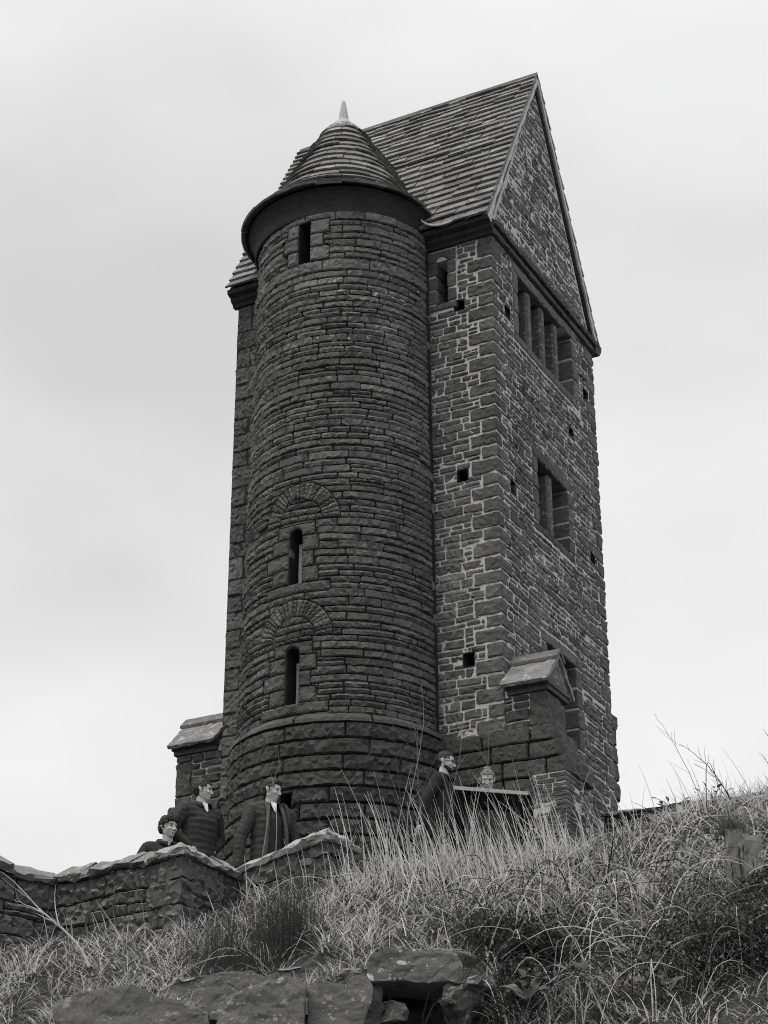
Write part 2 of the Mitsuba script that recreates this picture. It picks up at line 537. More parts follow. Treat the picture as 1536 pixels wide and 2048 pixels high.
# side wall ------------------------------------------------------------------------------------------------
QUOIN = []
rng = np.random.default_rng(21)
z = 1.52
k = 0
while z < 7.9:
    h = rng.uniform(0.155, 0.195)
    if z + h > 7.82:
        h = 7.98 - z
    QUOIN.append((z, z + h, (0.34, 0.17) if k % 2 == 0 else (0.20, 0.33)))
    z += h
    k += 1
M = Masonry(front, map_side, 31, 0.017)
R31 = np.random.default_rng(5)
ex = [sbox(y0, z0, y1, z1) for y0, y1, z0, z1 in side_holes]
y0, y1, z0, z1 = side_slit
ex.append(sbox(y0 - 0.13, z0 - 0.10, y1 + 0.17, z1 + 0.16))
for (q0, q1, (a, b)) in QUOIN:
    ex.append(sbox(-1, q0, a, q1))
WALLTONE = (0.085, 0.135)
M.courses(-0.02, 1.02, 1.52, 7.98, (0.055, 0.125), (0.14, 0.34), ex, split=0.10, tone=WALLTONE, proud=0.010)
# dressed stones of the slit
js = [z0 + i * (z1 - z0) / 3 for i in range(4)]
for i in range(3):
    M.rect(y0 - 0.13, y0 + 0.006, js[i], js[i + 1], tone=WALLTONE, proud=0.012, roughness=0.002, depth=0.2)
    M.rect(y1 - 0.022, y1 + 0.17, js[i], js[i + 1], tone=WALLTONE, proud=0.012, roughness=0.002, depth=0.2)
M.rect(y0 - 0.13, y1 + 0.17, z0 - 0.10, z0, tone=WALLTONE, roughness=0.003)
M.poly(sbox(y0 - 0.13, z1 - 0.01, y1 + 0.17, z1 + 0.16).difference(Point((y0 + y1) / 2, z1 - 0.01).buffer((y1 - y0) / 2)), tone=WALLTONE, roughness=0.003)
# heavy plinth of the side wall, stepping out over the right hand buttress
plinth_steps = [(1.34, 1.52, -0.585), (1.15, 1.34, -0.655), (0.95, 1.15, -0.755), (0.73, 0.95, -0.36), (0.50, 0.73, -0.30), (0.26, 0.50, -0.34), (0.02, 0.26, -0.30), (-0.22, 0.02, -0.34),
                (-0.46, -0.22, -0.30), (-0.70, -0.46, -0.34), (-0.95, -0.70, -0.34)]
M2 = Masonry(front, lambda s, z, d: map_side(s, z, d + 0.07), 33, 0.018)
for i, (p0, p1, left) in enumerate(plinth_steps):
    s = left
    while s < 1.1:
        l = M2.rng.uniform(0.42, 0.72)
        if s == left:
            l = 0.26 + 0.1 * (i % 2)
        M2.rect(s, min(s + l, 1.15), p0, p1, name='plinth_stone', tone=(0.052, 0.078), proud=0.02, roughness=0.004, depth=0.10)
        s += l
M2.finish()
# left hand strip of the side wall: large quoins and smaller stones
k = 0
z = 1.3
while z < 7.92:
    h = M.rng.uniform(0.20, 0.29)
    if z + h > 7.8:
        h = 7.96 - z
    a = 0.36 if k % 2 == 0 else 0.22
    M.rect(TL - a, TL + 0.005, z, z + h, name='quoin', tone=(0.085, 0.12), proud=0.016, depth=0.06)
    zz = z
    for hh in ((h * 0.55, h * 0.45) if k % 2 else (h,)):
        M.rect(TL - 0.75, TL - a, zz, zz + hh, tone=(0.08, 0.115))
        zz += hh
    z += h
    k += 1
z = -0.95
while z < 1.3:
    h = M.rng.uniform(0.12, 0.26)
    h = min(h, 1.3 - z) if 1.3 - z > 0.1 else 1.3 - z + 0.001
    s = TL - 0.85
    while s < TL + 0.02:
        l = M.rng.uniform(0.2, 0.5)
        M.rect(s, min(s + l, TL + 0.02), z, z + h, tone=(0.06, 0.09))
        s += l
    z += h
M.finish()


def block(x0, x1, y0, y1, z0, z1, rng, cham=0.014, rgh=0.005, cell=0.06):
    """A squared block with worn arrises and hewn faces."""
    c = m3.Manifold.cube([x1 - x0 - 2 * cham, y1 - y0 - 2 * cham, z1 - z0 - 2 * cham]).translate([x0 + cham, y0 + cham, z0 + cham])
    cs = [m3.Manifold.sphere(cham, 4).translate([x, y, z]) for x in (x0 + cham, x1 - cham) for y in (y0 + cham, y1 - cham) for z in (z0 + cham, z1 - cham)]
    v, f = man(m3.Manifold.batch_hull(cs).refine_to_length(cell))
    return v + rng.normal(0, rgh, v.shape), f


# corner quoins, showing on both walls
rq = np.random.default_rng(77)
for (q0, q1, (a, b)) in QUOIN:
    v, f = block(-0.010, b - 0.012, -0.008, a - 0.012, q0 + 0.010, q1 - 0.010, rq)
    obj('quoin', (v, f), 'stone_mat', gable, uv=tone_uv(len(v), rq.uniform(0.085, 0.125), 0.0))
k = 0
z = -0.9
right_quoin = []
while z < 7.95:
    h = rq.uniform(0.16, 0.24)
    if z + h > 7.85:
        h = 7.98 - z
    b = 0.30 if k % 2 else 0.18
    right_quoin.append((z, z + h, b))
    out = 0.012
    v, f = block(TW - b + 0.012, TW + out + rq.uniform(0, 0.012), -0.010, 0.3, z + 0.010, z + h - 0.010, rq)
    obj('quoin', (v, f), 'stone_mat', gable, uv=tone_uv(len(v), rq.uniform(0.085, 0.125), 0.0))
    z += h
    k += 1

# gable wall -----------------------------------------------------------------------------------------------
M = Masonry(gable, map_gable, 41, 0.018)
ex = [sbox(x0, z0, x1, z1) for x0, x1, z0, z1 in gable_holes]
for x0, x1, z0, z1 in (win4, win2, door):
    ex.append(sbox(x0 - 0.17, z0 - 0.14, x1 + 0.19, z1 + 0.15))
for (q0, q1, (a, b)) in QUOIN:
    ex.append(sbox(-1, q0, b, q1))
for (q0, q1, b) in right_quoin:
    ex.append(sbox(TW - b, q0, 9, q1))
GT = (0.085, 0.14)
lich_g = lambda s, z: 0.9 if (abs(s - 1.9) < 0.9 and (3.2 < z < 4.3 or 5.6 < z < 6.6)) and M.rng.random() < 0.5 else (0.35 if M.rng.random() < 0.2 else 0.0)
M.courses(-0.02, TW, -0.9, 7.98, (0.06, 0.125), (0.13, 0.36), ex, split=0.12, tone=GT, lichen=lich_g, proud=0.008)
tri = Polygon([(0.06, 8.16), (TW - 0.06, 8.16), (RIDGE_X + 0.02, RIDGE_Z - 0.30), (RIDGE_X - 0.02, RIDGE_Z - 0.30)])
M.courses(-0.02, TW, 8.17, RIDGE_Z - 0.30, (0.06, 0.13), (0.13, 0.38), [], clip=tri, split=0.10, tone=GT, proud=0.008)
for (x0, x1, z0, z1), nj, sill in ((win4, 3, 0.12), (win2, 4, 0.12), (door, 7, 0.12)):
    js = np.linspace(z0, z1, nj + 1)
    for i in range(nj):
        M.rect(x0 - 0.17, x0 - 0.002, js[i], js[i + 1], tone=GT, roughness=0.002, depth=0.22)
        M.rect(x1 + 0.002, x1 + 0.19, js[i], js[i + 1], tone=GT, roughness=0.002, depth=0.22)
    M.rect(x0 - 0.17, x1 + 0.19, z1, z1 + 0.15, name='lintel', tone=GT, roughness=0.004, depth=0.2)
    M.rect(x0 - 0.17, x1 + 0.19, z0 - sill, z0, name='sill', tone=GT, roughness=0.004, depth=0.2)
# string course of two thin oversailing rows under the gable
for row, (z0, z1, out) in enumerate(((7.99, 8.075, 0.055), (8.08, 8.165, 0.095))):
    x = -0.03
    while x < TW + 0.08:
        l = M.rng.uniform(0.30, 0.46)
        v, f = block(x, min(x + l - 0.012, TW + 0.10), -out, 0.05, z0, z1 - 0.006, M.rng, 0.010, 0.004, 0.08)
        M.items.append((1.0, 'string_course_stone', v, f, tone_uv(len(v), M.rng.uniform(0.06, 0.09), 0)))
        x += l
M.finish()


def boxmesh(x0, x1, y0, y1, z0, z1, cham=0.006):
    cs = [m3.Manifold.cube([1e-4] * 3).translate([0, 0, 0])]
    pts = []
    for sx, x in ((1, x0), (-1, x1)):
        for sy, y in ((1, y0), (-1, y1)):
            for sz, zz in ((1, z0), (-1, z1)):
                pts += [(x + sx * cham, y + sy * cham, zz), (x + sx * cham, y, zz + sz * cham), (x, y + sy * cham, zz + sz * cham)]
    return man(m3.Manifold.hull_points(np.array(pts)))


def ub(name, m, mat, parent, tone=0.1, second=0.0, smooth=False, label=None):
    return obj(name, m, mat, parent, smooth=smooth, uv=tone_uv(len(m[0]), tone, second), label=label)


# windows of the gable wall: stone mullions, recessed panes
def gable_window(op, n_lights, depth):
    w = tower + '__window' + ('' if COUNT.get('w') is None else f"_{COUNT['w']:03d}")
    COUNT['w'] = (COUNT.get('w') or 0) + 1
    x0, x1, z0, z1 = op
    if n_lights > 1:
        for i in range(1, n_lights):
            c = x0 + (x1 - x0) * i / n_lights
            ub('mullion', boxmesh(c - 0.075, c + 0.075, 0.035, 0.22, z0 + 0.002, z1 - 0.002, 0.03), 'stone_mat', w, 0.095, 0.4)
    for i in range(n_lights):
        a, b = x0 + (x1 - x0) * i / n_lights, x0 + (x1 - x0) * (i + 1) / n_lights
        obj('pane', boxmesh(a + 0.03, b - 0.03, depth, depth + 0.01, z0 + 0.01, z1 - 0.01, 0.001), 'pane_mat', w)
        for e in (a + 0.035, b - 0.06):
            obj('frame', boxmesh(e, e + 0.025, depth - 0.03, depth - 0.002, z0 + 0.004, z1 - 0.004, 0.003), 'dark_wood_mat', w)
    return w


gable_window(win4, 4, 0.25)
gable_window(win2, 2, 0.25)
d_ = tower + '__door'
obj('leaf', boxmesh(door[0] + 0.02, door[1] - 0.02, 0.24, 0.28, door[2], door[3] - 0.01, 0.004), 'dark_wood_mat', d_)
for i in range(6):
    c = door[0] + 0.06 + i * 0.14
    obj('plank', boxmesh(c, c + 0.13, 0.225, 0.239, door[2] + 0.02, door[3] - 0.03, 0.004), 'dark_wood_mat', d_)

# slit window of the side wall
w = tower + f"__window_{COUNT['w']:03d}"; COUNT['w'] += 1
y0, y1, z0, z1 = side_slit
obj('pane', boxmesh(0.22, 0.23, y0 + 0.004, y1 - 0.004, z0, z1, 0.001), 'pane_mat', w)
obj('frame', boxmesh(0.16, 0.20, y0 + 0.002, y0 + 0.02, z0, z1, 0.003), 'dark_wood_mat', w)

# turret ---------------------------------------------------------------------------------------------------
M = Masonry(turret, map_turret, 51, 0.0145)
M.sj = 0.6
A2S = lambda deg: rad(deg) * 1.14
S0, S1 = A2S(84), A2S(268)
SC = A2S(180)
M.weight = lambda s, z: max(0.05, math.cos(s / 1.14 - rad(208)))
T_EX = []
TT = (0.085, 0.145)


def lich_t(s, z):
    a = math.degrees(s / 1.14)
    if 6.1 < z < 7.25 and 195 < a < 255:
        return 1.0 if M.rng.random() < 0.45 else 0.25
    return 0.3 if M.rng.random() < 0.15 else 0.0


for z0, z1, arch in t_windows:
    T_EX.append(sbox(SC - SW - 0.004, z0, SC + SW + 0.004, z1))
arches = [(A2S(182.5), 3.96, 0.27, 0.47), (A2S(179.8), 2.53, 0.26, 0.46)]
for c, zc, ri, ro in arches:
    T_EX.append(Point(c, zc).buffer(ro, 32).intersection(sbox(c - 1, zc - 0.005, c + 1, zc + 1)).difference(Point(c, zc).buffer(ri, 32)))
# dressed stones beside, over and under the slits
dress = []
for (z0, z1, arch), (jl, jr, n) in zip(t_windows, ((0.24, 0.26, 3), (0.32, 0.20, 3), (0.30, 0.20, 3))):
    js = np.linspace(z0, z1 - (0.10 if arch else 0.0), n + 1)
    for i in range(n):
        a = jl * (1 if i % 2 else 0.72)
        b = jr * (0.7 if i % 2 else 1)
        # right in the picture is larger angle
        dress.append(sbox(SC - SW - 0.004 - a, js[i], SC - SW - 0.004, js[i + 1]))
        dress.append(sbox(SC + SW + 0.004, js[i], SC + SW + 0.004 + b, js[i + 1]))
    if arch:
        head = sbox(SC - SW - 0.16, z1 - 0.10, SC + SW + 0.16, z1 + 0.06).difference(Point(SC, z1 - SW).buffer(SW + 0.004, 16)).difference(sbox(SC - SW - 0.004, z1 - 0.3, SC + SW + 0.004, z1 - SW))
        dress.append(head)
        dress.append(sbox(SC - 0.40, z0 - 0.13, SC + 0.42, z0))
for p in dress:
    T_EX.append(p)
    M.poly(p, tone=TT if p.bounds[1] > 7 else (0.07, 0.10), proud=0.020, roughness=0.005)
for c, zc, ri, ro in arches:
    n = 22
    e = 0.0
    angs = np.cumsum(np.r_[0, M.rng.uniform(0.7, 1.3, n)])
    angs = angs / angs[-1] * math.pi
    for i in range(n):
        a0, a1 = angs[i], angs[i + 1]
        P = Polygon([(c + r * math.cos(a), zc + r * math.sin(a)) for r, a in ((ri, a0), (ro, a0), (ro, a1), (ri, a1))])
        M.poly(P.buffer(0.004), name='voussoir', tone=(0.06, 0.15), proud=0.022, roughness=0.004, lichen=0.2)
M.courses(S0, S1, 7.43, 8.12, (0.070, 0.125), (0.20, 0.42), T_EX, split=0.05, tone=TT, proud=0.018)
M.courses(S0, S1, 7.265, 7.43, (0.165, 0.165), (0.55, 0.85), T_EX, split=0, tone=TT, proud=0.026, roughness=0.008, lichen=lich_t)
M.courses(S0, S1, 4.45, 7.265, (0.060, 0.108), (0.20, 0.46), T_EX, split=0.04, tone=TT, lichen=lich_t, proud=0.015)
M.courses(S0, S1, 1.605, 4.45, (0.066, 0.112), (0.26, 0.60), T_EX, split=0.03, tone=(0.072, 0.115), proud=0.018, roughness=0.008, lichen=lich_t)
# smooth chamfered ledge and rock faced plinth courses
s = S0
while s < S1:
    l = M.rng.uniform(0.5, 0.8)
    P = (s + 0.006, min(s + l, S1) - 0.006)
    ns = 8
    ss = np.linspace(P[0], P[1], ns)
    prof = [(1.10, 1.615), (1.185, 1.612), (1.262, 1.545), (1.275, 1.50), (1.15, 1.497)]
    v = np.array([[TCX + r * math.cos(q / 1.14), TCY + r * math.sin(q / 1.14), zz] for q in ss for r, zz in prof]) + M.rng.normal(0, 0.002, (ns * 5, 3))
    f = [(i * 5 + k, i * 5 + 5 + k, i * 5 + 6 + k, i * 5 + k + 1) for i in range(ns - 1) for k in range(4)]
    M.items.append((1.0, 'ledge_stone', v, np.vstack([np.array(f)[:, [0, 1, 2]], np.array(f)[:, [0, 2, 3]]]), tone_uv(len(v), M.rng.uniform(0.06, 0.08), 0.1)))
    s += l
slot = sbox(SC - 0.075, -0.15, SC + 0.075, 0.74)
for i in range(14):
    z1 = 1.49 - i * 0.178
    s = S0 - M.rng.uniform(0, 0.4)
    while s < S1:
        l = M.rng.uniform(0.5, 0.95)
        R = sbox(s, z1 - 0.178, s + l, z1)
        kw = dict(name='plinth_stone', tone=(0.045, 0.07), proud=0.036, roughness=0.010)
        if R.intersects(slot):
            for g in getattr(R.difference(slot), 'geoms', [R.difference(slot)]):
                if g.area > 0.003:
                    M.poly(g, **kw)
        else:
            M.rect(s, s + l, z1 - 0.178, z1, depth=0.08, **kw)
        s += l
M.finish()
for z0, z1, arch in t_windows:
    w = tower + f"__window_{COUNT['w']:03d}"; COUNT['w'] += 1
    obj('pane', boxmesh(-0.90, -0.89, TCY - SW, TCY + SW, z0 - 0.0, z1, 0.001), 'pane_mat', w)
    if arch:
        obj('frame', boxmesh(-1.085, -1.06, TCY - 0.015, TCY + 0.052, z0 + 0.002, z1 - 0.11, 0.003), 'pale_frame_mat', w, label='pale board set behind the slit')
    else:
        obj('frame', boxmesh(-0.96, -0.91, TCY - SW + 0.02, TCY - SW + 0.045, z0 + 0.002, z1, 0.003), 'dark_wood_mat', w)

# eaves cornices -------------------------------------------------------------------------------------------
prof = [(0.03, 7.965), (-0.035, 7.965), (-0.05, 8.0), (-0.095, 8.03), (-0.105, 8.065), (-0.185, 8.095), (-0.195, 8.15), (0.03, 8.19)]
pr = CS([prof[::-1]]).extrude(TL + 0.11).rotate([90, 0, 0]).translate([0, TL + 0.06, 0])
ub('eaves_cornice', man(pr), 'stone_mat', front, 0.04)
kn = CS([[(TW - 0.02, 7.975), (TW + 0.10, 7.985), (TW + 0.175, 8.09), (TW + 0.185, 8.16), (TW - 0.05, 8.17)]]).extrude(0.42).rotate([90, 0, 0]).translate([0, 0.34, 0])
ub('kneeler', man(kn), 'stone_mat', gable, 0.07)
prof = [(0.9, 8.10), (1.112, 8.10), (1.122, 8.13), (1.122, 8.19), (1.128, 8.27), (1.148, 8.34), (1.182, 8.395), (1.215, 8.425), (0.9, 8.435)]
ub('turret_cornice', man(CS([prof]).revolve(96).translate([TCX, 2.0, 0])), 'stone_mat', turret, 0.028)

# main roof ------------------------------------------------------------------------------------------------
roof = tower + '__main_roof'
V0, V1 = -0.065, TL + 0.07
deck = CS([[(-0.19, EAVE_Z - 0.02), (RIDGE_X, RIDGE_Z - 0.085), (2 * RIDGE_X + 0.19, EAVE_Z - 0.02), (2 * RIDGE_X + 0.12, EAVE_Z - 0.05), (RIDGE_X, RIDGE_Z - 0.26), (-0.12, EAVE_Z - 0.05)]]).extrude(V1 - V0 - 0.06).rotate([90, 0, 0]).translate([0, V1 - 0.03, 0])
ub('deck', man(deck), 'slate_mat', roof, 0.04)
rr = np.random.default_rng(8)
LEN = math.hypot(1.8, RIDGE_Z - EAVE_Z)
UX, UZ = 1.8 / LEN, (RIDGE_Z - EAVE_Z) / LEN


def slate_box(P, thick, nrm, rng):
    """Four corners (lower a, lower b, upper b, upper a) and a thickness along the normal."""
    P = np.asarray(P)
    v = np.vstack([P, P + np.asarray(nrm) * thick])
    v = v + rng.normal(0, 0.0025, v.shape)
    f = np.array([(0, 1, 2, 3), (4, 5, 6, 7), (0, 1, 5, 4), (1, 2, 6, 5), (2, 3, 7, 6), (3, 0, 4, 7)])
    return v, np.vstack([f[:, [0, 1, 2]], f[:, [0, 2, 3]]])


rows = np.cumsum(np.r_[0, np.linspace(0.172, 0.118, 26)])
rows = rows / rows[-1] * (LEN - 0.02)
front_slates, back_slates = [], []
for side in (0, 1):
    for i in range(len(rows) - 1):
        t0, t1 = rows[i] - 0.012, min(rows[i + 1] + 0.07, LEN)
        y = V0
        while y < V1 - 0.02:
            wdt = rr.uniform(0.20, 0.44) * (1.12 - 0.012 * i)
            if y + wdt > V1 - 0.12:
                wdt = V1 - y
            lo = t0 + rr.normal(0, 0.006)
            sgn = 1 if side == 0 else -1
            base = np.array([-0.2 if side == 0 else 2 * RIDGE_X + 0.2, 0, EAVE_Z])
            u = np.array([sgn * UX, 0, UZ])
            nrm = np.array([-sgn * UZ, 0, UX])
            g = 0.004 if rr.random() < 0.7 else 0.01
            lift = 0.026 + rr.normal(0, 0.004)
            a = base + u * lo + nrm * lift + np.array([0, y + g, 0])
            b = base + u * (lo + rr.normal(0, 0.004)) + nrm * (lift + rr.normal(0, 0.003)) + np.array([0, y + wdt - g, 0])
            c = base + u * t1 - nrm * 0.022 + np.array([0, y + wdt - g, 0])
            d = base + u * t1 - nrm * 0.022 + np.array([0, y + g, 0])
            th = rr.uniform(0.024, 0.036)
            v, f = slate_box([a, b, c, d], th, nrm, rr)
            tone = rr.choice([0.125, 0.165, 0.215]) * rr.uniform(0.85, 1.2)
            li = rr.uniform(0.3, 1.0) if rr.random() < 0.4 else 0.0
            (front_slates if side == 0 else back_slates).append((v, f, tone_uv(8, tone, li), wdt))
            y += wdt
front_slates.sort(key=lambda q: -q[3])
for v, f, u, _ in front_slates[:300]:
    obj('slate', (v, f), 'slate_mat', roof, uv=u)
rest = front_slates[300:] + back_slates
v, f, u = cat_meshes([q[:3] for q in rest])
obj('small_slate', (v, f), 'slate_mat', roof, uv=u, kind='stuff')
y = V0
while y < V1:
    l = min(0.46, V1 - y)
    cap = CS([[(-0.115, -0.20), (0, 0.0), (0.115, -0.20), (0.10, -0.215), (0, -0.05), (-0.10, -0.215)]]).extrude(l - 0.008).rotate([90, 0, 0]).translate([RIDGE_X, y + l, RIDGE_Z + 0.045 + rr.normal(0, 0.003)])
    ub('ridge_tile', man(cap), 'slate_mat', roof, rr.uniform(0.07, 0.1))
    y += l
# mortar fillets that seal the verge, left and right
for sgn in (1, -1):
    bx = -0.19 if sgn == 1 else 2 * RIDGE_X + 0.19
    n = 60
    tt = np.linspace(0.0, LEN - 0.06, n)
    u = np.array([sgn * UX, 0, UZ]); nrm = np.array([-sgn * UZ, 0, UX])
    P = np.array([bx, 0, EAVE_Z - 0.02]) + tt[:, None] * u
    wd = 0.052 + 0.016 * (meshkit.noise(np.stack([tt * 9, 0 * tt + sgn, 0 * tt], -1)) - 0.5) * 2 + 0.05 * np.exp(-tt / 0.18)
    y_out = -0.058 + 0.008 * (meshkit.noise(np.stack([tt * 14, 0 * tt + 5 + sgn, 0 * tt], -1)) - 0.5)
    a = P + nrm * 0.004; b = P - nrm * wd[:, None]
    quad = np.stack([a + np.stack([0 * tt, 0 * tt + 0.03, 0 * tt], -1), a + np.stack([0 * tt, y_out, 0 * tt], -1), b + np.stack([0 * tt, y_out, 0 * tt], -1), b + np.stack([0 * tt, 0 * tt + 0.03, 0 * tt], -1)], 1).reshape(-1, 3)
    f = np.array([(i * 4 + k, i * 4 + 4 + k, i * 4 + 4 + (k + 1) % 4, i * 4 + (k + 1) % 4) for i in range(n - 1) for k in range(4)])
    obj('verge_fillet', (quad, np.vstack([f[:, [0, 1, 2]], f[:, [0, 2, 3]]])), 'mortar_mat', roof)

# turret roof ----------------------------------------------------------------------------------------------
troof = tower + '__turret_roof'
RCX, RCY = -0.1, 2.03
TP = np.array([(1.262, 8.445), (1.13, 8.55), (1.00, 8.68), (0.885, 8.85), (0.78, 9.05), (0.69, 9.24), (0.585, 9.44), (0.495, 9.60), (0.40, 9.78), (0.30, 9.98), (0.215, 10.15)])
sl = np.r_[0, np.cumsum(np.hypot(*np.diff(TP, axis=0).T))]
NR = 15
ts = np.linspace(0, sl[-1], NR + 1)
RR, ZZ = np.interp(ts, sl, TP[:, 0]), np.interp(ts, sl, TP[:, 1])


def roof_x(z):
    return -0.2 + (z - EAVE_Z) / SLOPE


# core under the slates
ang = np.linspace(math.pi / 2, 3 * math.pi / 2, 33)
rings = []
for r, z in zip(TP[:, 0] - 0.035, TP[:, 1] - 0.01):
    xe = max(roof_x(z) + 0.12, RCX)
    line = [(xe, RCY + r, z)] + [(RCX + r * math.cos(a), RCY + r * math.sin(a), z) for a in ang] + [(xe, RCY - r, z)]
    rings.append(line)
v = np.array(rings).reshape(-1, 3)
n = len(rings[0])
f = np.array([(i * n + k, i * n + k + 1, (i + 1) * n + k + 1, (i + 1) * n + k) for i in range(len(rings) - 1) for k in range(n - 1)])
top = np.array([(i) for i in range(n)]) + (len(rings) - 1) * n
ftop = np.array([(top[0], top[k], top[k + 1]) for k in range(1, n - 1)])
obj('deck', (v, np.vstack([f[:, [0, 1, 2]], f[:, [0, 2, 3]], ftop])), 'slate_mat', troof, uv=tone_uv(len(v), 0.04))
for i in range(NR):
    r0, z0 = RR[i], ZZ[i]
    j = min(i + 1, NR)
    r1, z1 = RR[j], ZZ[j]
    sx, sz = r1 - r0, z1 - z0
    L = math.hypot(sx, sz)
    nr, nz = sz / L, -sx / L            # outward normal in (r, z)
    r1 += sx * 0.45; z1 += sz * 0.45
    xe = max(roof_x(z0) + 0.10, RCX + 0.02)
    total = math.pi * max(r0, 0.12) + 2 * (xe - RCX)

    def place(q, r, z):
        """q runs along the eave: straight piece, half circle, straight piece."""
        st = xe - RCX
        arc = math.pi * max(r0, 0.12)
        if q < st:
            return np.array([xe - q, RCY + r, z])
        if q > st + arc:
            return np.array([RCX + (q - st - arc), RCY - r, z])
        a = math.pi / 2 + (q - st) / arc * math.pi
        return np.array([RCX + r * math.cos(a), RCY + r * math.sin(a), z])

    q = -rr.uniform(0, 0.2)
    while q < total:
        wdt = rr.uniform(0.22, 0.42) * (1.0 if r0 > 0.5 else 0.7)
        qa, qb = max(q + 0.004, 0), min(q + wdt - 0.004, total)
        if qb - qa > 0.03:
            ns = max(2, int((qb - qa) / max(r0, 0.12) / 0.16) + 2)
            lift = 0.024 + rr.normal(0, 0.004)
            th = rr.uniform(0.022, 0.032)
            dz = rr.normal(0, 0.006)
            vs = []
            for k in range(ns):
                qq = qa + (qb - qa) * k / (ns - 1)
                e = rr.normal(0, 0.002)
                vs += [place(qq, r0 + nr * lift, z0 + nz * lift + dz + e), place(qq, r1 - nr * 0.02, z1 - nz * 0.02),
                       place(qq, r1 + nr * (th - 0.02), z1 + nz * (th - 0.02)), place(qq, r0 + nr * (lift + th), z0 + nz * (lift + th) + dz + e)]
            vs = np.array(vs)
            f = [(k * 4 + m, k * 4 + 4 + m, k * 4 + 4 + (m + 1) % 4, k * 4 + (m + 1) % 4) for k in range(ns - 1) for m in range(4)] + [(0, 1, 2, 3), (ns * 4 - 4, ns * 4 - 3, ns * 4 - 2, ns * 4 - 1)]
            f = np.array(f)
            obj('slate', (vs, np.vstack([f[:, [0, 1, 2]], f[:, [0, 2, 3]]])), 'slate_mat', troof, uv=tone_uv(len(vs), rr.choice([0.125, 0.165, 0.21]) * rr.uniform(0.85, 1.2), rr.uniform(0.3, 0.9) if rr.random() < 0.3 else 0.0))
        q += wdt
# ridge running back from the turret roof into the main roof
ub('ridge_tile', man(CS([[(-0.15, -0.24), (0, 0.0), (0.15, -0.24), (0.13, -0.26), (0, -0.05), (-0.13, -0.26)]]).extrude(1.0).rotate([90, 0, 0]).rotate([0, 0, 90]).translate([RCX + 0.02, RCY, 10.30])), 'slate_mat', troof, 0.07)
fin = tower + '__finial'
lead = [(0.0, 10.05), (0.275, 10.10), (0.272, 10.125), (0.20, 10.20), (0.10, 10.325), (0.078, 10.345), (0.074, 10.36), (0.028, 10.655), (0.0, 10.70)]
v, f = man(CS([lead]).revolve(8).rotate([0, 0, 12]).translate([RCX, RCY, 0]))
obj('lead_cap', (v, f), 'lead_mat', fin, label='pale lead cap rising to a pointed spike')
# lead gutter where turret eave and main eave meet
pts = curve([(-0.34, 0.62, 8.235), (-0.335, 0.70, 8.165), (-0.30, 0.60, 8.14), (-0.26, 0.42, 8.155)], 10)
pts = curve([(-0.30, 0.80, 8.25), (-0.285, 0.70, 8.16), (-0.27, 0.58, 8.13), (-0.25, 0.40, 8.15)], 12)
v = np.vstack([pts, pts + [0.09, 0.0, 0.035], pts + [0.0, 0, 0.03]])
n = len(pts)
f = np.array([(k, k + 1, n + k + 1, n + k) for k in range(n - 1)] + [(k, k + 1, 2 * n + k + 1, 2 * n + k) for k in range(n - 1)])
obj('lead_flashing', (v, np.vstack([f[:, [0, 1, 2]], f[:, [0, 2, 3]]])), 'lead_mat', roof)


